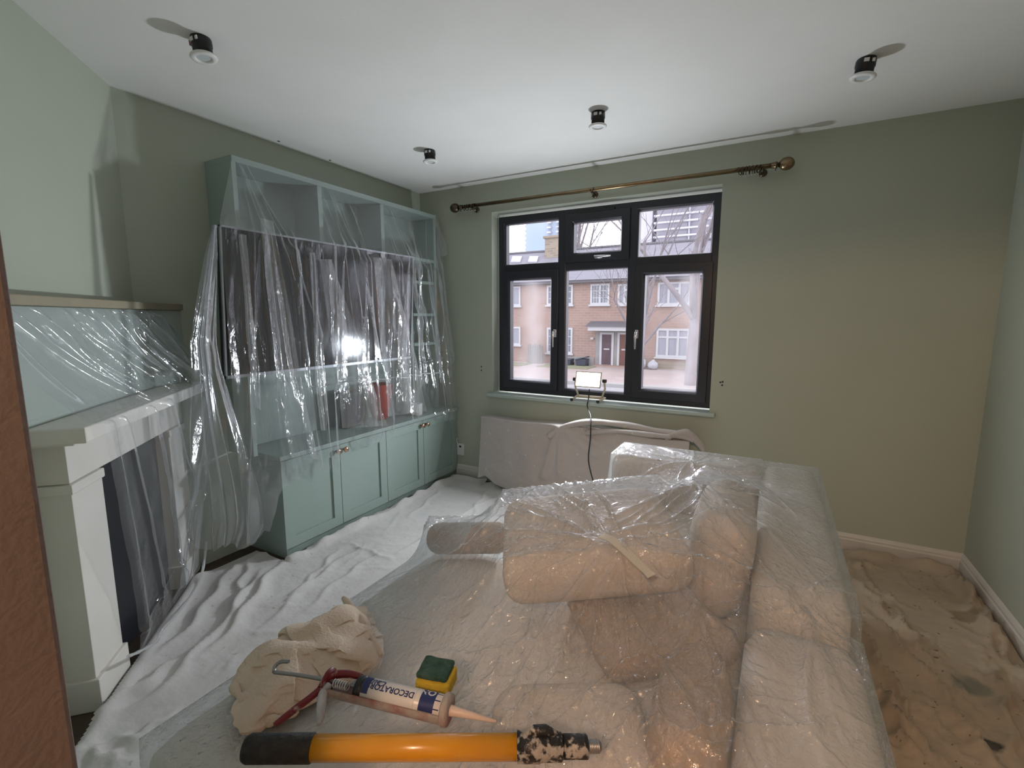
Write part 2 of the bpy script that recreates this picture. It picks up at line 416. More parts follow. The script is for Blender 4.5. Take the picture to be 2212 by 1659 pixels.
# ---------------------------------------------------------------- curtain pole
PY = YB-0.085
pl, pr = ony(981, 451, PY), ony(1703, 351, PY)
pz = (pl[2]+pr[2])/2
cp = empty('curtain_pole', (float((pl[0]+pr[0])/2), PY, pz), 'antique brass curtain pole with ball finials above the window', 'curtain pole')
ox = cp.location.x
mb = MB(); mb.tube([(pl[0]-ox+0.03, 0, 0), (pr[0]-ox-0.03, 0, 0)], 0.0135, 14); mb.build('rod', M['brass'], cp)
for sgn, x in ((-1, pl[0]-ox), (1, pr[0]-ox)):
    mb = MB(); R_ = Matrix.Translation((x-sgn*0.085, 0, 0)) @ Matrix.Rotation(math.radians(90*sgn), 4, 'Y')
    prof = [(0.016,0.0),(0.016,0.018),(0.019,0.02),(0.019,0.028),(0.014,0.032),(0.010,0.042)]
    prof += [(0.036*math.sin(t), 0.078-0.040*math.cos(t)) for t in np.linspace(0.28, math.pi, 12)]
    mb.lathe([(max(r,0.0),z) for r,z in prof], R_, 20); mb.build('finial', M['dbrass'] if sgn < 0 else M['brass'], cp)
for bx in (ony(1018,446,PY)[0]-ox, ony(1277,412,PY)[0]-ox, ony(1648,362,PY)[0]-ox):
    mb = MB(); mb.tube([(bx,0.012,-0.010),(bx,0.05,-0.014),(bx,0.083,-0.014)], 0.008, 8)
    mb.lathe([(0.022,0.0),(0.022,0.006),(0.010,0.012)], Matrix.Translation((bx,0.083,-0.014)) @ Matrix.Rotation(math.radians(90),4,'X'), 16)
    mb.tube([(bx+0.0, 0.0165*math.cos(t), 0.0165*math.sin(t)) for t in np.linspace(-math.pi, 0.1, 12)], 0.004, 6)
    mb.build('bracket', M['dbrass'], cp)
def cring(x, tilt, hook=True):
    r = empty('curtain_ring', (ox+x, PY, pz-0.008), 'dark brass ring bunched at the %s end of the curtain pole' % ('window-left' if x < 0 else 'window-right'), 'curtain ring', 'curtain rings at the ends of the pole')
    mb = MB(); mb.tube([(0, 0.022*math.cos(t), 0.022*math.sin(t)) for t in np.linspace(0, 2*math.pi, 20, endpoint=False)], 0.0028, 6, closed=True)
    mb.build('hoop', M['dbrass'], r)
    mb = MB(); mb.tube([(0, 0.005*math.cos(t), -0.029+0.005*math.sin(t)) for t in np.linspace(0, 2*math.pi, 10, endpoint=False)], 0.0018, 5, closed=True)
    mb.build('eyelet', M['chrome'], r)
    r.rotation_euler = (0, math.radians(tilt*0.5), math.radians(tilt))
    return r
lb = ony(1003,448,PY)[0]-ox; le = ony(1026,444,PY)[0]-ox
for i, t in enumerate((18, 4, -6, 10, -14)): 
    r = cring(lb+(le-lb)*i/4.0, t); r['label'] = 'dark brass curtain ring beside the pole bracket near the shelving'
rb = ony(1598,370,PY)[0]-ox; re_ = ony(1640,364,PY)[0]-ox
for i, t in enumerate((-20, -8, 3, -4, 6, 20, 26)):
    r = cring(rb+(re_-rb)*i/6.0, t); r['label'] = 'dark brass curtain ring bunched at the pole end over the sofa'
r = cring(pl[0]-ox+0.065, 25); r['label'] = 'lone dark brass curtain ring next to the ball finial near the shelving'
r = cring(pr[0]-ox-0.06, 5); r['label'] = 'lone dark brass curtain ring next to the ball finial over the sofa'
r = cring(ony(1277,412,PY)[0]-ox+0.012, 20); r['label'] = 'single dark brass curtain ring at the middle bracket of the pole'

# ---------------------------------------------------------------- recessed lights pulled out of the ceiling
def downlight(x, y, label, tilt=(0,0), red=False):
    t = empty('downlight', (x, y, H), label, 'downlight', 'downlights hanging out of the ceiling')
    mb = MB(); mb.lathe([(0.034,0.012),(0.034,-0.006),(0.036,-0.008),(0.036,-0.030),(0.033,-0.034),(0.033,-0.066)], None, 24); mb.build('can', M['black'], t)
    mb = MB(); mb.lathe([(0.030,-0.064),(0.045,-0.064),(0.047,-0.068),(0.044,-0.073),(0.030,-0.075),(0.026,-0.071),(0.026,-0.066)], None, 28); mb.build('bezel', M['white'], t)
    mb = MB(); mb.lathe([(0.0,-0.064),(0.012,-0.065),(0.026,-0.069)], None, 20); mb.build('lens', M['lens'], t)
    mb = MB(); mb.box((-0.010,-0.0372,-0.024),(0.008,-0.0352,-0.010)); mb.box((0.018,-0.034,-0.024),(0.028,-0.029,-0.012)); mb.build('rating_label', M['white'], t)
    if red:
        mb = MB(); mb.box((-0.043,-0.022,-0.020),(-0.024,0.0,0.0)); mb.build('terminal_clip', M['redclip'], t, 0.002)
    t.rotation_euler = (math.radians(tilt[0]), math.radians(tilt[1]), 0)
M['lens'] = mat('clear_lens', (0.55,0.60,0.62), 0.08, spec=0.8)
M['redclip'] = mat('red_clip', (0.35,0.03,0.03), 0.5)
q = onz(430, 84, H); downlight(q[0]+0.01, q[1], 'black and white downlight by the chimney breast with red terminal clip', (2,-6), True)
q = onz(928, 325, H); downlight(q[0], q[1], 'black and white downlight hanging in front of the shelving top', (0,-3))
q = onz(1292, 243, H); downlight(q[0], q[1], 'black and white downlight hanging straight out before the window', (0,0))
q = onz(1872, 128, H); downlight(q[0], q[1], 'black and white downlight tilted out of the ceiling above the sofa', (-2,6))
# ---------------------------------------------------------------- site lamp on the sill
LX, LY, LZ = float(ony(1274,826,3.335)[0]), 3.335, WZ0+0.006
lamp = empty('work_lamp', (LX, LY, LZ), 'switched-on site work lamp with cream tube stand on the window sill', 'lamp')
M['lampm'] = mat('cream_lamp_metal', (0.62,0.55,0.42), 0.4)
M['glow'] = mat('lamp_glass', (0.9,0.95,1.0), 0.3, emit=(0.93,0.97,1.0), estr=14)
TILT = math.radians(14)
HM = Matrix.Translation((0, -0.005, 0.158)) @ Matrix.Rotation(TILT, 4, 'X')   # head: local -y is the face, tipped up
HM = Matrix.Translation((0, -0.005, 0.158)) @ Matrix.Rotation(-TILT, 4, 'X')
hw, hh = 0.098, 0.058
mb = MB()
q = [(-hw,-0.03,-hh),(hw,-0.03,-hh),(hw,-0.03,hh),(-hw,-0.03,hh),(-hw*.8,0.035,-hh*.75),(hw*.8,0.035,-hh*.75),(hw*.8,0.035,hh*.75),(-hw*.8,0.035,hh*.75)]
mb.add([HM @ Vector(p) for p in q], [(0,1,2,3),(4,7,6,5),(0,4,5,1),(1,5,6,2),(2,6,7,3),(3,7,4,0)])
mb.build('housing', M['lampm'], lamp, 0.006)
mb = MB(); mb.box((-hw+0.008,-0.0345,-hh+0.008),(hw-0.008,-0.031,hh-0.008), M=HM); mb.build('glass', M['glow'], lamp)
mb = MB()
for a, b in (((-hw,-hh),(hw,-hh+0.008)), ((-hw,hh-0.008),(hw,hh)), ((-hw,-hh),(-hw+0.008,hh)), ((hw-0.008,-hh),(hw,hh))):
    mb.box((a[0],-0.038,a[1]),(b[0],-0.030,b[1]), M=HM)
mb.build('bezel', M['lampm'], lamp, 0.002)
for pts_ in ([(-0.112,-0.005,0.158),(-0.112,-0.002,0.10),(-0.085,0.0,0.030)], [(0.112,-0.005,0.158),(0.118,-0.002,0.10),(0.095,0.0,0.030)]):
    mb = MB(); mb.tube(pts_, 0.0075, 8); mb.build('yoke_arm', M['lampm'], lamp)
mb = MB()
mb.tube([(-0.118,-0.048,0.011),(-0.105,0.03,0.030),(-0.095,0.035,0.030),(0.095,0.035,0.030),(0.115,0.02,0.030),(0.085,-0.048,0.011)], 0.0075, 8)
mb.tube([(-0.10,-0.010,0.030),(0.10,-0.005,0.030)], 0.009, 8)
mb.build('stand', M['lampm'], lamp)
for x in (-0.118, 0.085):
    mb = MB(); mb.tube([(x,-0.048,0.011),(x-0.003,-0.062,0.0105)], 0.0105, 10); mb.build('rubber_foot', M['blackm'], lamp)
for s in (-1, 1):
    mb = MB(); mb.tube([(s*0.100,-0.005,0.158),(s*0.128,-0.005,0.158)], 0.013, 10); mb.build('clamp_knob', M['blackm'], lamp)
mb = MB()                                     # flex: sill, edge, down behind the sofa
c1 = [(LX+0.0, 3.33, LZ+0.09), (LX+0.005, 3.30, LZ+0.02), (LX+0.01, 3.272, LZ+0.004), (LX+0.012, 3.262, LZ-0.03)]
for px, py, yy in ((1276,900,3.17),(1276,922,3.105),(1275,950,3.095),(1271,990,3.085),(1276,1020,3.075),(1285,1050,3.07)):
    c1.append(tuple(ony(px, py, yy)))
def smooth_path(pts, n=6):
    pts = [Vector(p) for p in pts]; out = []
    for i in range(len(pts)-1):
        p0 = pts[max(i-1,0)]; p1 = pts[i]; p2 = pts[i+1]; p3 = pts[min(i+2,len(pts)-1)]
        for k in range(n):
            t = k/n
            out.append(0.5*((2*p1)+(p2-p0)*t+(2*p0-5*p1+4*p2-p3)*t*t+(3*p1-p0-3*p2+p3)*t**3))
    out.append(pts[-1]); return out
c1 = [Vector(p)-Vector(lamp.location) for p in smooth_path(c1)]
mb.tube(c1, 0.0042, 8); mb.build('flex', M['black'], lamp)
al = bpy.data.lights.new('work_lamp_beam', 'AREA'); al.shape = 'RECTANGLE'; al.size = 2*hw-0.03; al.size_y = 2*hh-0.024
al.energy = 27; al.color = (0.90, 0.96, 1.0)
alo = bpy.data.objects.new('work_lamp_beam', al); COL.objects.link(alo)
alo.parent = lamp
alo.matrix_local = HM @ Matrix.Translation((0,-0.040,0)) @ Matrix.Rotation(math.radians(90), 4, 'X')   # emits along local -z
alo.matrix_local = HM @ Matrix.Translation((0,-0.040,0)) @ Matrix.Rotation(math.radians(-90), 4, 'X')

# ---------------------------------------------------------------- built-in cupboards, worktop, shelving
CX = -2.37
YD = [1.628, 2.040, 2.452, 2.863, 3.312]
def knob(parent, y, z):
    mb = MB(); mb.lathe([(0.006,0),(0.006,0.014),(0.016,0.018),(0.019,0.024),(0.016,0.032),(0.008,0.035),(0.0,0.035)], Matrix.Translation((CX,y,z)) @ Matrix.Rotation(math.radians(90),4,'Y'), 16)
    tag(mb.build('knob', M['knob'], parent), 'copper coloured round knob')
def shaker(parent, y0, y1, z0, z1, ky, open_=0.0):
    g = 0.0022; st = 0.062
    y0 += g; y1 -= g
    mb = MB()
    mb.box((CX-0.02,y0,z0),(CX,y0+st,z1)); mb.box((CX-0.02,y1-st,z0),(CX,y1,z1))
    mb.box((CX-0.02,y0+st,z0),(CX,y1-st,z0+st)); mb.box((CX-0.02,y0+st,z1-st),(CX,y1-st,z1))
    mb.box((CX-0.02,y0+st-0.003,z0+st-0.003),(CX-0.011,y1-st+0.003,z1-st+0.003))
    d = mb.build('door', M['cab'], parent)
    knob(d, ky, z1-0.033)
    return d
DZ0, DZ1 = 0.055, 0.578
for k, (i0, lab) in enumerate(((0,'sage green two-door cupboard at the fireplace end of the worktop'), (2,'sage green two-door cupboard in the window corner under the worktop'))):
    ya, yb = YD[i0], YD[i0+2]
    t = empty('base_cupboard', (0,0,0), lab, 'cupboard')
    mb = MB()
    mb.box((XL+0.001,ya+0.0005,0.0),(CX-0.021,yb-0.0005,0.5845)); mb.box((CX-0.06,ya+0.001,0.0),(CX-0.045,yb-0.001,0.055))
    mb.box((CX-0.022,ya-0.001 if k == 0 else yb-0.012,0.0),(CX+0.0005,ya+0.002 if k == 0 else yb-0.0006,0.5845))
    mb.build('carcass', M['cab'], t)
    shaker(t, ya, YD[i0+1], DZ0, DZ1, YD[i0+1]-0.030); shaker(t, YD[i0+1], yb, DZ0, DZ1, YD[i0+1]+0.030)
mb = MB(); mb.box((XL+0.001,1.612,0.585),(CX+0.016,3.318,0.612))
tag(mb.build('worktop', M['cab'], bevel=0.003), 'sage green worktop along the top of the base cupboards', 'worktop')
SF = -2.485; ST = 2.200; SY0, SY1 = 1.548, 3.222
t = empty('wall_shelving', (0,0,0.612), 'tall sage green built-in shelving around the television', 'shelving')
def sbox(name, y0, y1, z0, z1, x1=SF, x0=XL+0.001, m='cab'):
    mb = MB(); mb.box((x0,y0,z0-0.612),(x1,y1,z1-0.612)); return mb.build(name, M[m], t, 0.0015)
sbox('side_panel', SY0, SY0+0.024, 0.6125, ST-0.03); sbox('side_panel', SY1-0.03, SY1, 0.6125, ST-0.03)
sbox('top_panel', SY0, SY1, ST-0.03, ST, SF+0.004)
sbox('back_panel', SY0+0.0245, SY1-0.0305, 0.613, ST-0.031, XL+0.012)
SZ = 1.842
sbox('shelf', SY0+0.0245, SY1-0.0305, SZ-0.024, SZ)
for y in (2.088, 2.616): sbox('divider', y-0.016, y+0.016, SZ+0.0005, ST-0.0305)
sbox('divider', 2.905, 2.927, 0.6125, SZ-0.0245, SF-0.01)
for z in (1.655, 1.40, 1.165): sbox('shelf', 2.9275, SY1-0.0305, z-0.011, z+0.011, SF-0.005)
# television
tv = empty('television', (-2.39, 2.07, 1.08), 'large flat television with a thin pale bezel under clear polythene', 'television')
TY0, TY1, TZ0, TZ1 = 1.372, 2.762, 1.076, 1.818
def tvb(name, y0, y1, z0, z1, x0, x1, m, bev=0.0):
    mb = MB(); mb.box((x0+2.39,y0-2.07,z0-1.08),(x1+2.39,y1-2.07,z1-1.08)); return mb.build(name, M[m], tv, bev)
tvb('back_case', TY0+0.01, TY1-0.01, TZ0+0.01, TZ1-0.01, -2.415, -2.369, 'black', 0.004)
tvb('screen', TY0+0.006, TY1-0.006, TZ0+0.012, TZ1-0.006, -2.3689, -2.364, 'tv')
mb = MB()
for y0,y1,z0,z1 in ((TY0,TY1,TZ1-0.009,TZ1),(TY0,TY1,TZ0,TZ0+0.016),(TY0,TY0+0.009,TZ0,TZ1),(TY1-0.009,TY1,TZ0,TZ1)):
    mb.box((-2.371+2.39,y0-2.07,z0-1.08),(-2.360+2.39,y1-2.07,z1-1.08))
mb.build('bezel', M['tvf'], tv)
mb = MB(); mb.box((-2.707+2.39,-0.2,0.2),(-2.69+2.39,0.2,0.6)); mb.tube([(-0.30,0.0,0.4),(-0.18,0.12,0.4),(-0.02,0.0,0.4)],0.02,8); mb.build('wall_mount', M['black'], tv)
tv.rotation_euler = (0, math.radians(4), 0); tv.location.x -= 0.022
# things standing on the worktop
def stand_on(px, py): return onx(px, py, -2.50)
v = onx(820, 858, -2.575)
mb = MB(); s_ = 1.0
mb.lathe([(0.0,0.0),(0.045,0.0),(0.06,0.02),(0.085,0.12),(0.095,0.20),(0.092,0.27),(0.082,0.275),(0.080,0.26),(0.0,0.25)], Matrix.Translation((v[0],v[1],0.6125)), 28)
tag(mb.build('vase', M['red']), 'red glazed flower pot on the worktop behind polythene', 'vase')
v = onx(900, 874, -2.435)
mug = empty('mug', (v[0], v[1], 0.6125), 'small white mug on the worktop near the window corner', 'mug')
mb = MB(); mb.lathe([(0.0,0.0),(0.036,0.0),(0.042,0.01),(0.046,0.095),(0.043,0.097),(0.040,0.02),(0.0,0.012)], None, 24); mb.build('cup', M['white'], mug)
mb = MB(); mb.tube([(0.0,-0.044-0.028*math.sin(t),0.05-0.03*math.cos(t)) for t in np.linspace(0,math.pi,10)], 0.006, 8); mb.build('handle', M['white'], mug)
v = onx(752, 880, -2.60)
sp = empty('speaker', (v[0], v[1], 0.6125), 'dark grey cloth-fronted speaker beside the red pot', 'speaker')
mb = MB(); mb.box((-0.06,-0.075,0),(0.05,0.075,0.26)); mb.build('case', M['black'], sp, 0.01)
mb = MB(); mb.box((0.0505,-0.066,0.01),(0.058,0.066,0.25)); mb.build('grille', M['grey'], sp, 0.005)
# socket with a plug-in lead at the foot of the window wall
pz_ = ony(996, 970, YB)
sk = empty('wall_socket', (pz_[0], YB, pz_[2]), 'white plug socket with a short lead on the window wall by the cupboards', 'socket')
mb = MB(); mb.box((-0.035,-0.012,-0.052),(0.035,0.0,0.052)); mb.build('plate', M['white'], sk, 0.004)
mb = MB(); mb.box((-0.010,-0.0135,0.018),(0.010,-0.012,0.034)); mb.build('rocker', M['black'], sk)
mb = MB(); mb.tube(smooth_path([(-0.02,-0.01,0.04),(-0.03,-0.02,0.07),(-0.033,-0.012,0.10)]), 0.004, 6); mb.build('lead', M['white'], sk)

# ---------------------------------------------------------------- corner fireplace
def dp(u, d): return ((d+u)*S2, (d-u)*S2)
def dprism(mb, u0, u1, d0, d1, z0, z1): mb.prism([dp(u0,d0),dp(u1,d0),dp(u1,d1),dp(u0,d1)], z0, z1)
DF = -0.985
ULW = lambda d: math.sqrt(2)*XL-d          # u where a plane meets the left wall
fp = empty('fireplace_surround', (*dp(-2.36, DF), 0), 'cream painted fireplace surround across the chimney corner', 'fireplace')
fo = Vector(fp.location)
def fbuild(name, parts, m, bevel=0.004, parent=None):
    mb = MB()
    for pr_ in parts: dprism(mb, *pr_)
    mb.v = [(x-fo.x, y-fo.y, z-fo.z) for x,y,z in mb.v]
    return mb.build(name, M[m], parent or fp, bevel)
U0, U1, U2, U3 = -1.862, -2.052, -2.66, -2.845
for ua, ub in ((U1,U0),(U3,U2)):
    pil = fbuild('pilaster', [(ua,ub,DW+0.001,DF,0.0,0.83)], 'marble')
    fbuild('moulding', [(ua-0.004,ub+0.008,DW+0.002,DF+0.008,0.795,0.829)], 'marble', 0.004, pil)
    fbuild('plinth', [(ua-0.006,ub+0.012,DW+0.001,DF+0.014,0.0,0.12)], 'marble', 0.004, pil)
fbuild('frieze', [(U3,U0,DW+0.001,DF-0.001,0.831,0.965)], 'marble')
fbuild('moulding', [(ULW(-0.95)+0.005,U0+0.03,DW+0.001,-0.945,0.966,0.988)], 'marble', 0.006)
sh = MB(); sh.prism([dp(-1.755,-0.872), dp(-1.755,DW+0.001), dp(ULW(DW)+0.003,DW+0.001), dp(ULW(-0.872)+0.003,-0.872)], 0.989, 1.040)
sh.v = [(x-fo.x, y-fo.y, z-fo.z) for x,y,z in sh.v]; sh.build('mantelshelf', M['marble'], fp, 0.006)
fbuild('hearth_board', [(U2+0.002,U1-0.002,DW+0.001,DW+0.06,0.0,0.829)], 'soot', 0.0)
# boxed-in ledge over the mantel
F_ = ondiag(322, 700, -1.03); fu = (F_[0]-F_[1])*S2
bx = empty('chimney_ledge', (*dp(-2.2,-1.03), 1.04), 'pale green boxed ledge with a wooden cap above the mantelshelf', 'ledge')
bo = Vector(bx.location)
def bpoly(grow):
    n1 = dp(-1.62, -1.03+grow); f1 = dp(fu-0.4*grow, -1.03+grow)
    return [dp(-1.62, DW+0.0005), dp(ULW(DW)+0.0005, DW+0.0005), (XL+0.001, 1.362+grow*0.5), f1, n1]
mb = MB(); mb.prism([(x-bo.x,y-bo.y) for x,y in bpoly(0)], 0.0005, 0.375); mb.build('boxing', M['cab_wall'], bx, 0.003)
mb = MB(); mb.prism([(x-bo.x,y-bo.y) for x,y in bpoly(0.03)], 0.3755, 0.408); mb.build('cap', M['wood'], bx, 0.004)

# ---------------------------------------------------------------- radiator under the window
rad = empty('radiator', (-1.23, 3.25, 0.10), 'white panel radiator hidden beneath a dust sheet', 'radiator')
mb = MB(); mb.box((-0.74,-0.03,0.0),(0.74,0.03,0.46)); mb.build('panel', M['white'], rad, 0.01)
for x_ in (-0.6, 0.55):
    mb = MB(); mb.box((x_,0.03,0.1),(x_+0.05,0.068,0.4)); mb.build('bracket', M['white'], rad)
for s in (-1,1):
    mb = MB(); mb.tube([(s*0.72,0,-0.098),(s*0.72,0,0.02)], 0.0085, 8); mb.build('pipe', M['black'], rad)
# ---------------------------------------------------------------- street outside
_mat0 = mat
OUTK = 0.52
def mat(name, col, *a, **k):               # outdoor surfaces: reflectances under an overcast sky
    col = tuple(c*OUTK for c in col)
    if k.get('col2') is not None: k['col2'] = tuple(c*OUTK for c in k['col2'])
    return _mat0(name, col, *a, **k)
YH = 27.0
GZ = float(ony(1300, 790, YH)[2])
M['brick'] = mat('orange_stock_brick', (0.62,0.36,0.25), 0.85)
def brick_nodes(m, c1, c2, mortar, sc=1.0):
    nt = m.node_tree; b = nt.nodes['Principled BSDF']
    for l in list(b.inputs['Base Color'].links): nt.links.remove(l)
    tc = nt.nodes.new('ShaderNodeTexCoord'); sp = nt.nodes.new('ShaderNodeSeparateXYZ'); cb = nt.nodes.new('ShaderNodeCombineXYZ')
    nt.links.new(tc.outputs['Object'], sp.inputs[0]); nt.links.new(sp.outputs['X'], cb.inputs['X']); nt.links.new(sp.outputs['Z'], cb.inputs['Y'])
    br = nt.nodes.new('ShaderNodeTexBrick'); br.inputs['Scale'].default_value = sc
    br.inputs['Brick Width'].default_value = 0.44; br.inputs['Row Height'].default_value = 0.15; br.inputs['Mortar Size'].default_value = 0.02
    c1, c2, mortar = [tuple(v*OUTK for v in c) for c in (c1, c2, mortar)]
    br.inputs['Color1'].default_value = flat(c1); br.inputs['Color2'].default_value = flat(c2); br.inputs['Mortar'].default_value = flat(mortar)
    nt.links.new(cb.outputs[0], br.inputs['Vector']); nt.links.new(br.outputs['Color'], b.inputs['Base Color'])
brick_nodes(M['brick'], (0.64,0.43,0.35), (0.56,0.38,0.31), (0.62,0.50,0.44))
M['brick2'] = mat('yellow_stock_brick', (0.6,0.5,0.36), 0.9); brick_nodes(M['brick2'], (0.62,0.50,0.36), (0.45,0.36,0.26), (0.55,0.5,0.45))
M['slate'] = mat('grey_roof_tiles', (0.34,0.33,0.38), 0.8, col2=(0.42,0.41,0.46), nscale=3, stretch=(0.4,3,3))
M['render'] = mat('pale_render', (0.60,0.58,0.56), 0.9, col2=(0.5,0.48,0.46), nscale=2)
M['pvc'] = mat('white_window_frame_outdoor', (0.88,0.88,0.90), 0.5)
M['curt'] = mat('net_curtain_behind_glass', (0.46,0.47,0.55), 0.3, col2=(0.56,0.57,0.64), nscale=1.2, stretch=(9,1,0.6))
M['dpane'] = mat('dark_glass_outdoor', (0.26,0.28,0.34), 0.15, col2=(0.42,0.44,0.5), nscale=1.2)
M['gutter'] = mat('dark_gutter', (0.22,0.21,0.23), 0.7)
M['doorp'] = mat('plum_front_door', (0.16,0.09,0.11), 0.5)
M['doorb'] = mat('brown_front_door', (0.26,0.11,0.08), 0.5)
M['pave'] = mat('pink_paving', (0.62,0.50,0.46), 0.9, col2=(0.70,0.60,0.56), nscale=0.6)
M['road'] = mat('pale_tarmac', (0.60,0.58,0.59), 0.9, col2=(0.54,0.52,0.53), nscale=1.5)
M['grass'] = mat('dull_grass', (0.36,0.38,0.20), 0.95, col2=(0.45,0.44,0.3), nscale=2)
M['kerb'] = mat('kerb_stone', (0.62,0.60,0.58), 0.9)
M['drain'] = mat('dark_gutter_line', (0.25,0.23,0.24), 0.9)
M['bin'] = mat('grey_blue_bin', (0.10,0.11,0.15), 0.5)
M['bag'] = mat('white_rubbish_bag', (0.7,0.7,0.74), 0.4, bump=0.4, bscale=12)
M['fence'] = mat('weathered_fence', (0.38,0.36,0.32), 0.9, col2=(0.30,0.28,0.25), nscale=3)
M['bark'] = mat('grey_bark', (0.44,0.39,0.40), 0.95, col2=(0.36,0.32,0.32), nscale=4, bump=0.3, bscale=20)
M['bark2'] = mat('pale_bark', (0.56,0.51,0.52), 0.95, col2=(0.46,0.41,0.42), nscale=3, bump=0.3, bscale=20)
M['tower1'] = mat('blue_tower_cladding', (0.46,0.58,0.72), 0.5, col2=(0.58,0.66,0.76), nscale=0.06)
M['tower2'] = mat('pale_tower_concrete', (0.66,0.64,0.72), 0.8)
M['tower2g'] = mat('tower_glazing', (0.54,0.53,0.61), 0.4, col2=(0.6,0.59,0.66), nscale=0.2)
M['tslab'] = mat('white_balcony_slab', (0.78,0.77,0.84), 0.7)
def HX(px, py=700): return float(ony(px, py, YH)[0])
def HZ(py, px=1300): return float(ony(px, py, YH)[2])
mb = MB(); mb.box((-70, YB+1.2, GZ-0.3), (60, 19.6, GZ-0.12)); tag(mb.build('road', M['road']), 'pale tarmac road outside the window', 'road', kind='structure')
mb = MB(); mb.box((-70, 20.0, GZ-0.3), (60, YH+12, GZ)); tag(mb.build('pavement', M['pave']), 'pink paved forecourt in front of the terrace', 'pavement', kind='structure')
mb = MB(); mb.box((-70, 19.6, GZ-0.3), (60, 19.999, GZ+0.02))
tag(mb.build('kerb', M['kerb']), 'pale kerb stone line along the road', 'kerb', kind='structure')
mb = MB(); mb.box((HX(1195), 24.6, GZ), (HX(1300), 26.2, GZ+0.03)); mb.box((HX(1060), 24.4, GZ), (HX(1165), 26.1, GZ+0.03))
tag(mb.build('lawn_strip', M['grass']), 'strip of dull grass before the brick terrace', 'grass', kind='stuff')
# terrace
hx0, hx1 = HX(1010), HX(1640); EZ = HZ(604); RZ0 = EZ
hs = empty('terraced_house', (HX(1300), YH, GZ), 'orange brick terrace with slate roof and white windows across the road', 'building')
ho = Vector(hs.location)
def hb(name, boxes, m, parent=None, bevel=0.0):
    mb = MB()
    for a, b in boxes: mb.box((a[0]-ho.x,a[1]-ho.y,a[2]-ho.z),(b[0]-ho.x,b[1]-ho.y,b[2]-ho.z))
    return mb.build(name, M[m], parent or hs, bevel)
hb('wall', [((hx0,YH,GZ),(hx1,YH+8,EZ))], 'brick')
hb('plinth', [((HX(1195),YH-0.03,GZ),(HX(1285),YH,HZ(772)))], 'render'); hb('plinth', [((HX(1395),YH-0.03,GZ),(HX(1500),YH,HZ(775)))], 'brick2')
hb('eaves', [((hx0-0.3,YH-0.35,EZ-0.16),(hx1,YH+0.1,EZ+0.0))], 'gutter')
# roof: two ridge heights
def roof(x0, x1, ridge_py, ridge_px):
    yr = YH+4.5; rz = float(ony(ridge_px, ridge_py, yr)[2])
    mb = MB(); q = [(x0,YH-0.4,EZ),(x1,YH-0.4,EZ),(x1,yr,rz),(x0,yr,rz),(x0,YH+8.4,EZ),(x1,YH+8.4,EZ)]
    q = [(x-ho.x,y-ho.y,z-ho.z) for x,y,z in q]
    mb.add(q, [(0,1,2,3),(3,2,5,4),(0,3,4),(1,5,2),(0,4,5,1)]); r = mb.build('roof', M['slate'], hs)
    mb = MB(); mb.tube([(x0-ho.x,yr-ho.y,rz-ho.z+0.02),(x1-ho.x,yr-ho.y,rz-ho.z+0.02)], 0.11, 8); mb.build('ridge', M['gutter'], r)
    return yr, rz
yr, rz = roof(hx0, HX(1245), 546, 1150); yr2, rz2 = roof(HX(1245)+0.02, hx1, 533, 1330)
def roofpt(px, py):      # point on the front slope of the left roof
    n = Vector((0, -(rz-EZ), yr-(YH-0.4))); d = Vector(ray(px, py)); p0 = Vector((0, YH-0.4, EZ)); c = Vector(CAM)
    return c+d*((p0-c).dot(n)/d.dot(n))
M['sky'] = mat('skylight_glass', (0.8,0.83,0.9), 0.1)
for px0, px1 in ((1104,1124),(1141,1160)):
    q = [roofpt(px0,568), roofpt(px1,568), roofpt(px1+4,556), roofpt(px0+4,556)]
    mb = MB(); mb.ext([p-ho for p in q], (0,-0.05,0.08)); w = mb.build('skylight', M['sky'], hs)
CH0, CH1 = float(ony(1177,540,yr-1.2)[0]), float(ony(1209,540,yr-1.2)[0])
hb('chimney', [((CH0,yr-1.2,EZ+0.3),(CH1,yr-0.2,float(ony(1192,514,yr-1.2)[2])))], 'brick2')
hb('chimney_cap', [((CH0-0.1,yr-1.3,float(ony(1192,514,yr-1.2)[2])),(CH1+0.1,yr-0.1,float(ony(1192,509,yr-1.2)[2])))], 'brick2')
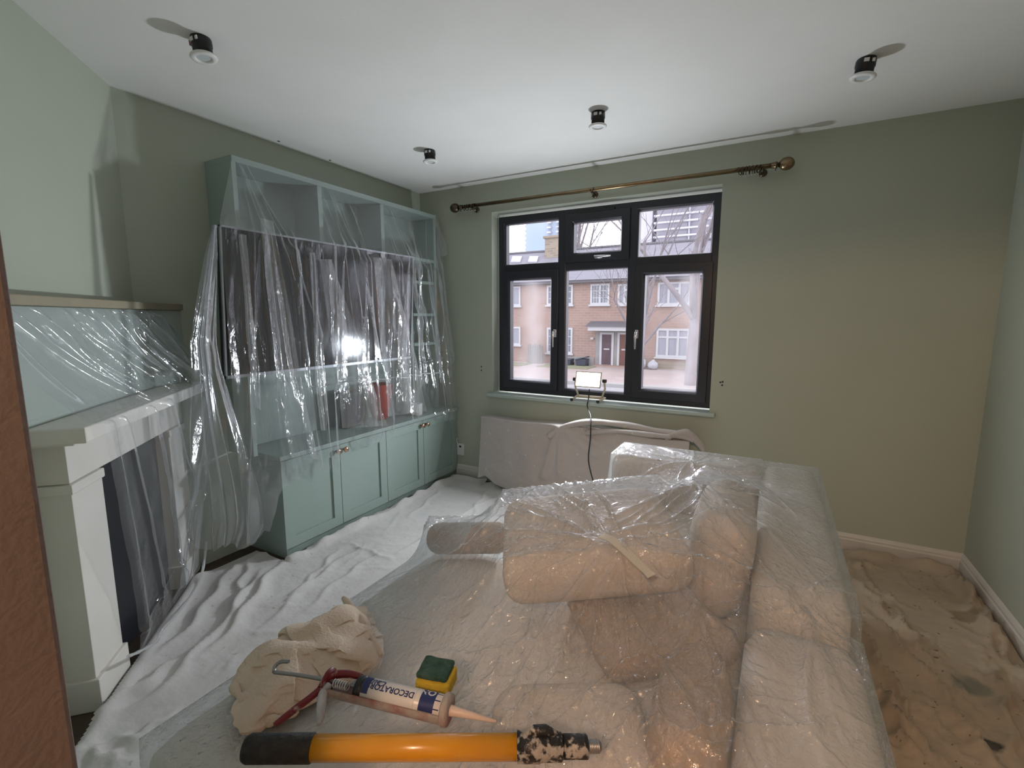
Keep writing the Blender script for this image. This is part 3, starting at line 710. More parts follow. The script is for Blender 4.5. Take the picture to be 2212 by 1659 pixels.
def hwin(px0, px1, py0, py1, style):
    x0, x1 = HX(px0,(py0+py1)/2), HX(px1,(py0+py1)/2); pc = (px0+px1)/2
    z1, z0 = HZ(py0,pc), HZ(py1,pc)
    fw = 0.11
    w = hb('window', [((x0,YH-0.06,z0),(x1,YH+0.02,z0+fw)),((x0,YH-0.06,z1-fw),(x1,YH+0.02,z1)),((x0-0.003,YH-0.064,z0-0.003),(x0+fw,YH+0.018,z1+0.003)),((x1-fw,YH-0.064,z0-0.003),(x1+0.003,YH+0.018,z1+0.003))], 'pvc')
    hb('sill', [((x0-0.08,YH-0.14,z0-0.09),(x1+0.08,YH,z0-0.002))], 'pvc', w)
    xs = []; W = x1-x0; Hh = z1-z0
    if style == 'three': xs = [x0+W*0.34, x0+W*0.66]
    elif style == 'two': xs = [x0+W*0.5]
    bars = [((x-fw*0.55,YH-0.055,z0+fw),(x+fw*0.55,YH-0.01,z1-fw)) for x in xs]
    if style == 'three':
        zt = z0+Hh*(0.70)
        if py0 < 680: bars.append(((xs[0],YH-0.05,zt-0.06),(xs[1],YH-0.01,zt+0.06)))
        else: bars.append(((x0+fw,YH-0.05,zt-0.05),(x1-fw,YH-0.01,zt+0.05)))
    if style in ('two','grid'):
        for f in (0.33,0.66): bars.append(((x0+fw,YH-0.03,z0+Hh*f-0.02),(x1-fw,YH-0.012,z0+Hh*f+0.02)))
        for f in (0.17,0.33,0.67,0.83): bars.append(((x0+W*f-0.018,YH-0.028,z0+fw),(x0+W*f+0.018,YH-0.011,z1-fw)))
    if bars: hb('glazing_bars', bars, 'pvc', w)
    e = [x0+fw]+xs+[x1-fw]
    for a, b in zip(e[:-1], e[1:]): hb('pane', [((a,YH-0.008,z0+fw),(b,YH-0.002,z1-fw))], 'curt' if style in ('three','plain') else 'dpane', w)
hwin(1096,1125,619,661,'plain'); hwin(1182,1238,616,659,'two'); hwin(1276,1317,613,658,'two'); hwin(1335,1378,613,658,'three'); hwin(1421,1493,609,659,'three')
hwin(1096,1125,706,745,'plain'); hwin(1182,1237,708,763,'two'); hwin(1418,1489,710,772,'three')
hwin(1030,1070,618,661,'plain'); hwin(1560,1610,609,659,'three'); hwin(1560,1610,712,772,'three')
# porch and the two front doors
pz1 = HZ(705,1320)
pr = hb('porch_hood', [((HX(1281),YH-0.9,HZ(714,1320)),(HX(1379),YH,pz1))], 'pvc')
mb = MB(); mb.ext([(HX(1276)-ho.x,-1.0,pz1-ho.z),(HX(1276)-ho.x,0.0,HZ(694,1320)-ho.z),(HX(1276)-ho.x,0.0,pz1-ho.z)], (HX(1384)-HX(1276),0,0)); mb.build('hood_tiles', M['gutter'], pr)
hb('porch_recess', [((HX(1288),YH-0.02,GZ),(HX(1375),YH-0.002,HZ(714,1320)))], 'render')
for px0, px1, m in ((1296,1326,'doorp'),(1334,1364,'doorb')):
    x0, x1 = HX(px0,750), HX(px1,750); z1 = HZ(718,(px0+px1)/2)
    d = hb('front_door', [((x0+0.13,YH-0.05,GZ+0.1),(x1-0.13,YH-0.025,z1-0.12))], m)
    hb('door_frame', [((x0,YH-0.08,GZ+0.05),(x0+0.13,YH-0.02,z1)),((x1-0.13,YH-0.08,GZ+0.05),(x1,YH-0.02,z1)),((x0+0.002,YH-0.077,z1-0.12),(x1-0.002,YH-0.023,z1-0.003))], 'pvc', d)
    hb('letterbox', [((x0+0.25,YH-0.06,GZ+0.95),(x1-0.25,YH-0.05,GZ+1.03))], 'pvc', d)
hb('doorstep', [((HX(1290),YH-0.6,GZ),(HX(1372),YH-0.02,GZ+0.07))], 'brick')
hb('wall_lamp', [((HX(1278),YH-0.15,HZ(733,1280)),(HX(1284),YH,HZ(729,1280)))], 'pvc')
# bins, bags, fence
def wbin(px0, px1, py0, label, openlid):
    x0, x1 = HX(px0,785), HX(px1,785); z1 = HZ(py0,(px0+px1)/2)-GZ; w = x1-x0; cx = (x0+x1)/2
    b = empty('wheelie_bin', (cx, YH-0.65, GZ), label, 'bin')
    mb = MB(); q = [(-w*.40,-.26,.04),(w*.40,-.26,.04),(w*.40,.26,.04),(-w*.40,.26,.04),(-w*.47,-.3,z1*.88),(w*.47,-.3,z1*.88),(w*.47,.3,z1*.88),(-w*.47,.3,z1*.88)]
    mb.add(q, [(0,3,2,1),(4,5,6,7),(0,1,5,4),(1,2,6,5),(2,3,7,6),(3,0,4,7)]); mb.build('body', M['bin'], b, 0.02)
    mb = MB(); mb.box((-w*.5,-.34,0),(w*.5,.32,.07), M=Matrix.Translation((0,0,z1*.89)) @ Matrix.Rotation(math.radians(-14 if openlid else 0),4,'Y')); mb.build('lid', M['bin'], b, 0.02)
    for s in (-1,1):
        mb = MB(); mb.lathe([(0.0,-.03),(.1,-.03),(.1,.03),(0.0,.03)], Matrix.Translation((s*w*.36,.28,.1)) @ Matrix.Rotation(math.radians(90),4,'Y'), 14); mb.build('wheel', M['black'], b)
wbin(1230,1245,774,'closed grey wheelie bin against the brick terrace',False); wbin(1254,1278,771,'wide grey wheelie bin with a raised lid beside the porch',True)
random.seed(4)
for px, py, s, lab in ((1387,782,0.36,'tied white rubbish bag by the porch wall'),(1416,784,0.27,'small white rubbish bag slumped under the ground floor window')):
    bm = bmesh.new(); bmesh.ops.create_icosphere(bm, subdivisions=3, radius=s)
    for vv in bm.verts:
        nz = mnoise.noise(vv.co*5+Vector((s*40,0,0)))
        vv.co *= 1+0.16*nz; vv.co.z = max(vv.co.z*1.05, -s*0.85)+s*0.85
        if vv.co.z > s*1.55: vv.co.x *= 0.5; vv.co.y *= 0.5; vv.co.z += 0.1*s
    me = bpy.data.meshes.new('rubbish_bag'); bm.to_mesh(me); bm.free(); me.materials.append(M['bag'])
    o = bpy.data.objects.new('rubbish_bag', me); COL.objects.link(o); o.location = (HX(px,py), YH-0.6, GZ); tag(o, lab, 'bag')
fn = empty('garden_fence', (HX(1175), YH-0.7, GZ), 'weathered board fence between the terrace gardens', 'fence')
n_ = 9; xa, xb = HX(1150,780)-fn.location.x, HX(1182,780)-fn.location.x
for k in range(n_):
    mb = MB(); x = xa+(xb-xa)*k/n_; mb.box((x,0,0),(x+(xb-xa)/n_*0.9,0.03,1.15+0.06*math.sin(k*2.1))); mb.build('board', M['fence'], fn)
fn = empty('garden_fence', (HX(1510,785), YH-0.7, GZ), 'weathered board fence beyond the street tree trunk', 'fence')
for k in range(9):
    mb = MB(); x = -0.1+k*0.16; mb.box((x,0,0),(x+0.15,0.03,1.35)); mb.build('board', M['fence'], fn)
# bare trees
def tree(name, base, h, r, lean, seed, m, label, first=0.35, levels=5, spread=0.62, ln=0.68, kids=(2,4), twig=0.006):
    rnd = random.Random(seed)
    t = empty(name, base, label, 'tree')
    tr = MB(); br = MB()
    def grow(p, d, L, rad, lev):
        k = 4; pts = [p]; rs = [rad]; q = p.copy(); dd = d.copy()
        for i in range(k):
            dd = (dd+Vector((rnd.uniform(-1,1),rnd.uniform(-1,1),rnd.uniform(-0.3,0.8)))*0.13).normalized()
            q = q+dd*(L/k); pts.append(q.copy()); rs.append(rad*(1-0.42*(i+1)/k))
        (tr if lev == 0 else br).tube(pts, rs, 8 if lev < 2 else 4, caps=False)
        if lev >= levels: return
        nk = rnd.randint(*kids)+(1 if lev == 0 else 0)
        for i in range(nk):
            f = rnd.uniform(first if lev == 0 else 0.3, 1.0) if i else 1.0
            idx = min(int(f*k), k); base_ = pts[idx]; r0 = max(rs[idx]*rnd.uniform(0.5,0.8), twig)
            a = rnd.uniform(0, 2*math.pi); s = rnd.uniform(0.35, 1.0)*spread
            perp = Vector((math.cos(a), math.sin(a), 0.15)); nd = (dd*(1-s*0.5)+perp*s).normalized()
            grow(base_, nd, L*rnd.uniform(ln-0.1, ln+0.12), r0, lev+1)
    grow(Vector((0,0,-0.1)), Vector(lean).normalized(), h, r, 0)
    tr.build('trunk', m, t); br.build('branches', m, t)
    return t
p = onz(1497, 800, GZ); p = ony(1492, 830, 18.4)
tree('street_tree', (float(ony(1497,700,21.0)[0]), 21.0, GZ), 5.6, 0.24, (0.03,0,1), 11, M['bark2'], 'large bare street tree with a pale straight trunk', first=0.5, levels=5, spread=0.55)
tree('small_tree', (float(ony(1372,760,22.5)[0]), 22.5, GZ), 2.6, 0.13, (-0.05,0,1), 5, M['bark'], 'bare spreading tree in front of the porch', first=0.6, levels=5, spread=0.85, ln=0.78, kids=(2,3), twig=0.010)
tree('roadside_tree', (float(ony(1366,700,16.0)[0]), 16.0, GZ), 4.0, 0.10, (0.10,0,1), 23, M['bark'], 'slim bare roadside tree with arching branches', first=0.7, levels=4, spread=0.8, kids=(2,3))
tree('roof_tree', (float(ony(1265,545,40.0)[0]), 40.0, GZ), 8.8, 0.2, (0.03,0,1), 31, M['bark'], 'bare treetop showing over the terrace ridge', first=0.5, levels=5, spread=0.5)
# tower blocks far behind
def tower(name, px0, px1, ytop, Y, m, label, floor_px, slabs, deep=14, glz=None):
    x0, x1 = float(ony(px0,500,Y)[0]), float(ony(px1,500,Y)[0]); z1 = float(ony((px0+px1)/2,ytop,Y)[2])
    t = empty(name, ((x0+x1)/2, Y, GZ), label, 'building'); o = Vector(t.location)
    def tb(n, a, b, mm): mb = MB(); mb.box((a[0]-o.x,a[1]-o.y,a[2]-o.z),(b[0]-o.x,b[1]-o.y,b[2]-o.z)); return mb.build(n, M[mm], t)
    tb('core', (x0,Y,GZ), (x1,Y+deep,z1), m)
    fh = floor_px*Y/1036.0*1.05; z = GZ+8
    while z < z1-0.5:
        slabs(tb, x0, x1, Y, z, fh); z += fh
    return t
def slab1(tb, x0, x1, Y, z, fh):
    tb('balcony', (x0-0.95,Y+0.5,z), (x0+0.2,Y+8,z+fh*0.42), 'tslab')
    w = x1-x0
    for f in (0.62, 0.86): tb('balcony', (x0+w*f,Y-1.2,z), (x0+w*f+w*0.1,Y-0.001,z+fh*0.3), 'tslab')
def slab2(tb, x0, x1, Y, z, fh):
    w = x1-x0
    s = tb('balcony', (x0-0.4,Y-1.2,z), (x0+w*0.78,Y-0.001,z+fh*0.22), 'tslab'); s = tb('balcony', (x0+w*0.80,Y-1.2,z), (x1+0.5,Y-0.001,z+fh*0.22), 'tslab')
    tb('window_band', (x0+w*0.30,Y-0.10,z+fh*0.22), (x0+w*0.58,Y-0.0011,z+fh*0.9), 'tower2g')
    tb('pier', (x0+w*0.60,Y-0.6,z+fh*0.22), (x0+w*0.63,Y-0.0012,z+fh), 'tslab')
tower('tower_block', 1136, 1216, 405, 130.0, 'tower1', 'blue clad tower block with stacked white balconies behind the terrace', 10.2, slab1)
tower('tower_block', 1418, 1536, 330, 110.0, 'tower2', 'pale tower block with banded balconies behind the street trees', 13.4, slab2)
tb2 = bpy.data.objects['tower_block.001']
mb = MB(); w = 6; mb.box((-12.6,2.0,0),(-7.0,12,58)); mb.build('stair_tower', M['tslab'], tb2)

mat = _mat0
# ---------------------------------------------------------------- sofa and loose cushions
M['sofa'] = mat('oatmeal_sofa_fabric', (0.64,0.59,0.53), 0.9, col2=(0.60,0.55,0.49), nscale=9, bump=0.15, bscale=240)
M['cush'] = mat('beige_cushion_fabric', (0.62,0.55,0.48), 0.9, col2=(0.57,0.50,0.43), nscale=7, bump=0.15, bscale=200)
M['cush2'] = mat('tan_cushion_fabric', (0.42,0.32,0.25), 0.9, col2=(0.38,0.29,0.22), nscale=7, bump=0.15, bscale=200)
def pillow(mb, c, hs, rot=(0,0,0), r=0.05, puff=0.0, n=14):
    """rounded, slightly puffed box: c centre, hs half sizes"""
    R_ = Matrix.Translation(c) @ Matrix.Rotation(math.radians(rot[2]),4,'Z') @ Matrix.Rotation(math.radians(rot[1]),4,'Y') @ Matrix.Rotation(math.radians(rot[0]),4,'X')
    def faces(ax, sg):
        A = np.zeros((n+1, n+1, 3)); t = np.linspace(-1, 1, n+1)
        u, v = np.meshgrid(t, t, indexing='ij')
        a1, a2 = (ax+1) % 3, (ax+2) % 3
        A[..., ax] = sg; A[..., a1] = u; A[..., a2] = v*sg
        return A
    hs_ = np.array(hs, float)
    for ax in range(3):
        for sg in (-1, 1):
            A = faces(ax, sg)*hs_
            core = np.clip(A, -(hs_-r), hs_-r); dlt = A-core
            ln = np.linalg.norm(dlt, axis=-1, keepdims=True); ln[ln == 0] = 1
            Bp = core+dlt/ln*r
            q = Bp/hs_
            thin = int(np.argmin(hs_))
            o = [i for i in range(3) if i != thin]
            Bp[..., thin] *= 1+puff*(1-q[..., o[0]]**2)*(1-q[..., o[1]]**2)
            P_ = np.array([[tuple(R_ @ Vector(Bp[i, j])) for j in range(n+1)] for i in range(n+1)])
            mb.grid(P_)
    return mb
OBST = []          # (centre, half sizes, rot) of everything the polythene lies on
def soft(name, c, hs, rot=(0,0,0), m='sofa', parent=None, r=0.05, puff=0.06, label=None, cat=None):
    mb = MB(); pillow(mb, c, hs, rot, r, puff)
    o = mb.build(name, M[m], parent, weld=True)
    hh = list(hs); k_ = int(np.argmin(hs)); hh[k_] *= 1+puff*0.9; OBST.append((c, hh, rot))
    if label: tag(o, label, cat)
    return o
sofa = empty('corner_sofa', (0,0,0), 'oatmeal corner sofa with a chaise shrouded in clear polythene', 'sofa')
soft('back', (0.105,1.955,0.345), (0.115,0.665,0.325), parent=sofa, r=0.06)
soft('back', (0.105,0.79,0.325), (0.12,0.49,0.305), parent=sofa, r=0.06)
soft('arm', (-0.365,2.50,0.345), (0.355,0.125,0.325), parent=sofa, r=0.06)
soft('base', (-0.36,1.94,0.155), (0.345,0.44,0.135), parent=sofa, r=0.03)
soft('seat_cushion', (-0.36,1.94,0.36), (0.345,0.43,0.075), parent=sofa, r=0.05, puff=0.15)
soft('chaise_base', (-0.58,0.95,0.155), (0.565,0.56,0.135), parent=sofa, r=0.03)
soft('chaise_cushion', (-0.58,0.95,0.375), (0.56,0.555,0.095), parent=sofa, r=0.06, puff=0.10)
for x, y in ((-1.05,0.45),(-1.05,1.45),(0.15,0.4),(0.15,2.55),(-0.65,2.5)):
    mb = MB(); mb.lathe([(0.02,0.0),(0.025,0.03)], Matrix.Translation((x,y,0.0)), 12); mb.build('foot', M['black'], sofa)
soft('sofa_cushion', (-0.47,1.36,0.682), (0.27,0.21,0.075), (7,-6,28), 'cush', None, 0.06, 0.22, 'large beige seat cushion lying on top of the cushion pile', 'cushion')
soft('sofa_cushion', (-0.27,1.28,0.532), (0.19,0.19,0.042), (0,0,40), 'cush2', None, 0.05, 0.2, 'tan cushion flattened beneath the pile on the chaise', 'cushion')
soft('sofa_cushion', (-0.112,1.665,0.63), (0.078,0.235,0.165), (0,7,3), 'cush', None, 0.07, 0.3, 'beige back cushion propped upright against the sofa back', 'cushion')
soft('sofa_cushion', (-0.30,0.80,0.532), (0.165,0.14,0.045), (0,0,30), 'cush', None, 0.06, 0.18, 'square beige cushion on the chaise beside the painting pole', 'cushion')
soft('sofa_cushion', (-0.088,0.93,0.575), (0.052,0.16,0.085), (0,4,2), 'cush2', None, 0.06, 0.25, 'tan cushion wedged on edge at the near end of the sofa back', 'cushion')
mb = MB(); bl = onz(1020,1165,0.55)
pillow(mb, (bl[0]-0.03,bl[1]+0.02,0.540), (0.16,0.057,0.057), (0,0,30), 0.052, 0.0)
tag(mb.build('bolster', M['cush2'], weld=True), 'round tan bolster poking out from under the cushion pile', 'cushion')
OBST.append(((bl[0]-0.03,bl[1]+0.02,0.540),(0.16,0.057,0.057),(0,0,30)))

# ---------------------------------------------------------------- polythene over the sofa: a sagging membrane over the shapes
hstep = 0.0125
gx = np.arange(-1.36, 0.36, hstep); gy = np.arange(0.18, 2.82, hstep)
GX, GY = np.meshgrid(gx, gy, indexing='ij')
ob = np.full(GX.shape, 0.014)
for c, hs, rot in OBST:
    Rm = np.array(Matrix.Rotation(math.radians(rot[2]),3,'Z') @ Matrix.Rotation(math.radians(rot[1]),3,'Y') @ Matrix.Rotation(math.radians(rot[0]),3,'X'))
    # top height by sampling the box surface
    nn = 190; t = np.linspace(-1,1,nn); a, b = np.meshgrid(t,t)
    pts = []
    for ax in range(3):
        for sg in (-1,1):
            Q = np.zeros((nn*nn,3)); Q[:,ax] = sg; Q[:,(ax+1)%3] = a.ravel(); Q[:,(ax+2)%3] = b.ravel()
            pts.append(Q*np.array(hs)*np.array([0.985,0.985,0.985]))
    P_ = np.concatenate(pts) @ Rm.T + np.array(c)
    ii = np.rint((P_[:,0]-gx[0])/hstep).astype(int); jj = np.rint((P_[:,1]-gy[0])/hstep).astype(int)
    ok = (ii >= 0) & (ii < len(gx)) & (jj >= 0) & (jj < len(gy))
    np.maximum.at(ob, (ii[ok], jj[ok]), P_[ok,2]+0.006)
def inpoly(X_, Y_, poly):
    ins = np.zeros(X_.shape, bool); n = len(poly)
    for i in range(n):
        x0, y0 = poly[i]; x1, y1 = poly[(i+1) % n]
        c = ((y0 > Y_) != (y1 > Y_)) & (X_ < (x1-x0)*(Y_-y0)/((y1-y0) if y1 != y0 else 1e-9)+x0)
        ins ^= c
    return ins
OUT = [(-1.215,0.60),(-1.17,0.40),(-1.04,0.335),(0.22,0.27),(0.262,0.32),(0.262,2.64),(0.22,2.66),(-0.70,2.66),(-0.80,2.60),(-0.84,1.80),(-1.215,1.66)]
ins = inpoly(GX, GY, OUT)
u = ob.copy()
for it in range(2200):
    av = 0.25*(np.roll(u,1,0)+np.roll(u,-1,0)+np.roll(u,1,1)+np.roll(u,-1,1))
    un = np.maximum(av-0.6*hstep*hstep*0.25, ob)
    u = np.where(ins, u+1.0*(un-u), 0.014)
# refine and crease
f2 = 3
gx2 = np.linspace(gx[0], gx[-1], (len(gx)-1)*f2+1); gy2 = np.linspace(gy[0], gy[-1], (len(gy)-1)*f2+1)
ui = np.array([np.interp(gx2, gx, u[:,j]) for j in range(len(gy))]).T
ui = np.array([np.interp(gy2, gy, ui[i]) for i in range(len(gx2))])
for it in range(3):
    ui[1:-1,1:-1] = np.maximum(ui[1:-1,1:-1]*0.5+0.125*(ui[:-2,1:-1]+ui[2:,1:-1]+ui[1:-1,:-2]+ui[1:-1,2:]), 0.014)
obi = np.array([np.interp(gx2, gx, ob[:,j]) for j in range(len(gy))]).T
obi = np.array([np.interp(gy2, gy, obi[i]) for i in range(len(gx2))])
SX, SY_ = np.meshgrid(gx2, gy2, indexing='ij')
rng = np.random.default_rng(7)
def crease(x0, y0, ang, L, amp, w):
    dx, dy = math.cos(ang), math.sin(ang)
    s = (SX-x0)*dx+(SY_-y0)*dy; d = -(SX-x0)*dy+(SY_-y0)*dx
    d = d+0.012*np.sin(s*14+x0*40)
    f = np.clip(s/0.03,0,1)*np.clip((L-s)/(0.5*L),0,1)
    return amp*f/(1+(d/w)**2)
ins2 = inpoly(SX, SY_, OUT)
cr = np.zeros(SX.shape)
tp = (-0.34,1.20)
for (ax, ay, n, L0, L1, amp) in ((tp[0],tp[1],34,0.25,0.75,0.012),(-0.20,1.62,26,0.2,0.5,0.012),(0.10,1.28,22,0.2,0.6,0.010),(-0.35,1.95,20,0.2,0.45,0.014),(-0.30,2.40,14,0.2,0.4,0.010),(-0.80,1.15,14,0.15,0.5,0.009),(0.1,0.7,12,0.2,0.5,0.008),(-0.5,0.75,10,0.15,0.4,0.006)):
    for k in range(n):
        cr += crease(ax+rng.normal(0,0.02), ay+rng.normal(0,0.02), rng.uniform(0,2*math.pi), rng.uniform(L0,L1), amp*rng.uniform(0.4,1.0), rng.uniform(0.004,0.010))
for k in range(150):    # short crumples anywhere
    cr += crease(rng.uniform(-1.15,0.22), rng.uniform(0.36,2.6), rng.uniform(0,2*math.pi), rng.uniform(0.05,0.18), rng.uniform(0.003,0.008), rng.uniform(0.003,0.006))
for k in range(46):     # long drag lines running down the chaise and the back
    cr += crease(rng.uniform(-0.6,0.15), rng.uniform(0.6,1.3), rng.normal(-1.7,0.45), rng.uniform(0.25,0.6), rng.uniform(0.004,0.009), rng.uniform(0.003,0.006))
ui = ui+np.where(ins2, np.minimum(cr*1.35, 0.03), 0)
# skirt folds where it drops to the floor on the open sides
ui = ui+np.where(ins2, 0.003*fbm(SX, SY_, 9.0, 3.1, 3), 0)
ui = np.maximum(ui, np.where(ins2, obi+0.003, 0.012))
A = np.stack([SX, SY_, ui], -1)
pushx = 0.006*np.sin(SY_*31+3*np.sin(SY_*7))*np.clip((0.45-ui)/0.3,0,1)
A[...,0] += np.where(ins2, pushx, 0); A[...,1] += np.where(ins2, 0.010*np.sin(SX*53+2*np.sin(SX*11))*np.clip((0.45-ui)/0.3,0,1), 0)
msk = ins2[:-1,:-1] & ins2[1:,1:] & ins2[1:,:-1] & ins2[:-1,1:]
FILM_SOFA = film('sofa_polythene', fres=1.0, haze=0.165, gloss=0.055, rough=0.08, edge=0.55, bscale=40, bstr=1.7, fine=190, bmin=0.4, pw_=4.0)
mb = MB(); mb.grid(A, mask=msk)
tag(mb.build('polythene_sheet', FILM_SOFA), 'crumpled clear polythene sheet draped over the sofa and cushions', 'plastic sheet')
def film_z(x, y):
    i = (x-gx2[0])/(gx2[1]-gx2[0]); j = (y-gy2[0])/(gy2[1]-gy2[0])
    i = int(min(max(round(i),0),len(gx2)-1)); j = int(min(max(round(j),0),len(gy2)-1))
    return float(ui[i,j])
def hit(px, py):
    d = ray(px, py); t = 0.3
    while t < 5:
        p = CAM+d*t
        if p[2] <= film_z(p[0], p[1]): return p
        t += 0.003
    return p
# strip of masking tape on the film
tape_px = [(1298,1163),(1320,1172),(1345,1192),(1372,1218),(1395,1240),(1408,1252)]
tp3 = [Vector(hit(*q)) for q in tape_px]
A = []
for i, p in enumerate(tp3):
    d = (tp3[min(i+1,5)]-tp3[max(i-1,0)]); d.z = 0; d.normalize(); s = Vector((-d.y, d.x, 0))
    A.append([tuple(p+s*w+Vector((0,0,0.010))) for w in (-0.016,0,0.016)])
A = np.array(A); B = A.copy(); B[...,2] -= 0.0015
M['tape'] = mat('cream_tape', (0.62,0.58,0.50), 0.5)
mb = MB(); mb.grid(A); mb.grid(B[:, ::-1])
tag(mb.build('masking_tape', M['tape']), 'short strip of cream masking tape stuck on the sofa polythene', 'tape')

# ---------------------------------------------------------------- dust sheets on the floor
def cloth_mat(name, c1, c2, dirt, spots, sc=3.0):
    m = bpy.data.materials.new(name); m.use_nodes = True; nt = m.node_tree; N = nt.nodes; L = nt.links; b = N['Principled BSDF']
    b.inputs['Roughness'].default_value = 0.95; b.inputs['Specular IOR Level'].default_value = 0.15
    tc = N.new('ShaderNodeTexCoord')
    n1 = N.new('ShaderNodeTexNoise'); n1.inputs['Scale'].default_value = sc; n1.inputs['Detail'].default_value = 6; L.new(tc.outputs['Object'], n1.inputs['Vector'])
    r1 = N.new('ShaderNodeValToRGB'); r1.color_ramp.elements[0].position = 0.3; r1.color_ramp.elements[1].position = 0.7
    r1.color_ramp.elements[0].color = flat(c1); r1.color_ramp.elements[1].color = flat(c2); L.new(n1.outputs['Fac'], r1.inputs['Fac'])
    n2 = N.new('ShaderNodeTexNoise'); n2.inputs['Scale'].default_value = 38; n2.inputs['Detail'].default_value = 2; L.new(tc.outputs['Object'], n2.inputs['Vector'])
    r2 = N.new('ShaderNodeValToRGB'); r2.color_ramp.elements[0].position = 0.70; r2.color_ramp.elements[1].position = 0.74
    r2.color_ramp.elements[0].color = (0,0,0,1); r2.color_ramp.elements[1].color = (1,1,1,1); L.new(n2.outputs['Fac'], r2.inputs['Fac'])
    mx = N.new('ShaderNodeMix'); mx.data_type = 'RGBA'; L.new(r2.outputs['Color'], mx.inputs[0]); L.new(r1.outputs['Color'], mx.inputs[6]); mx.inputs[7].default_value = flat(dirt)
    last = mx.outputs[2]
    for (x, y, z, r, col) in spots:
        vm = N.new('ShaderNodeVectorMath'); vm.operation = 'DISTANCE'; vm.inputs[1].default_value = (x,y,z)
        nd = N.new('ShaderNodeTexNoise'); nd.inputs['Scale'].default_value = 14; nd.inputs['Detail'].default_value = 4; L.new(tc.outputs['Object'], nd.inputs['Vector'])
        L.new(tc.outputs['Object'], vm.inputs[0])
        ad = N.new('ShaderNodeMath'); ad.operation = 'MULTIPLY_ADD'; ad.inputs[1].default_value = r*1.6; L.new(nd.outputs['Fac'], ad.inputs[0]); L.new(vm.outputs['Value'], ad.inputs[2])
        mr = N.new('ShaderNodeMapRange'); mr.inputs['From Min'].default_value = r*1.95; mr.inputs['From Max'].default_value = r*1.55; mr.inputs['To Max'].default_value = 0.85; L.new(ad.outputs[0], mr.inputs['Value'])
        m2 = N.new('ShaderNodeMix'); m2.data_type = 'RGBA'; L.new(mr.outputs[0], m2.inputs[0]); L.new(last, m2.inputs[6]); m2.inputs[7].default_value = flat(col); last = m2.outputs[2]
    L.new(last, b.inputs['Base Color'])
    n3 = N.new('ShaderNodeTexNoise'); n3.inputs['Scale'].default_value = 420; L.new(tc.outputs['Object'], n3.inputs['Vector'])
    n4 = N.new('ShaderNodeTexNoise'); n4.inputs['Scale'].default_value = 13; n4.inputs['Detail'].default_value = 3; L.new(tc.outputs['Object'], n4.inputs['Vector'])
    ad2 = N.new('ShaderNodeMath'); ad2.operation = 'MULTIPLY_ADD'; ad2.inputs[1].default_value = 0.08; L.new(n3.outputs['Fac'], ad2.inputs[0]); L.new(n4.outputs['Fac'], ad2.inputs[2])
    bp = N.new('ShaderNodeBump'); bp.inputs['Strength'].default_value = 0.35; bp.inputs['Distance'].default_value = 0.02; L.new(ad2.outputs[0], bp.inputs['Height']); L.new(bp.outputs['Normal'], b.inputs['Normal'])
    return m
def poly_dist(X_, Y_, pts):
    best = np.full(X_.shape, 9.0); tt = np.zeros(X_.shape); tot = 0; seg = []
    L = [math.dist(pts[i], pts[i+1]) for i in range(len(pts)-1)]; T = sum(L); acc = 0
    for i in range(len(pts)-1):
        x0, y0 = pts[i]; x1, y1 = pts[i+1]; l2 = L[i]**2+1e-12
        t = np.clip(((X_-x0)*(x1-x0)+(Y_-y0)*(y1-y0))/l2, 0, 1)
        d = np.hypot(X_-x0-t*(x1-x0), Y_-y0-t*(y1-y0))
        sgn = np.sign((X_-x0)*(y1-y0)-(Y_-y0)*(x1-x0))
        m = d < np.abs(best)
        best = np.where(m, d*np.where(sgn == 0, 1, sgn), best); tt = np.where(m, (acc+t*L[i])/T, tt); acc += L[i]
    return best, tt
def fold(X_, Y_, pxs, amp, w, skew=0.5, wob=0.012):
    pts = [tuple(onz(px, py, 0.0)[:2]) for px, py in pxs]
    pts = [tuple(v[:2]) for v in smooth_path([(x, y, 0) for x, y in pts], 5)]
    d, t = poly_dist(X_, Y_, pts)
    d = d+wob*np.sin(t*17+pts[0][0]*9)
    wl_ = np.where(d > 0, w*(1+skew), w*(1-skew))
    return amp*0.85*np.sin(np.clip(t,0.02,0.98)*math.pi)**0.5*(0.45*np.exp(-(d/wl_)**2)+0.55*np.exp(-np.abs(d)/(0.55*wl_)))
gx3 = np.arange(-2.60, -0.60, 0.0115); gy3 = np.arange(0.20, 3.32, 0.0115)
FX, FY = np.meshgrid(gx3, gy3, indexing='ij')
z = 0.008+0.004*(fbm(FX, FY, 3.0, 1.3, 3)+1)
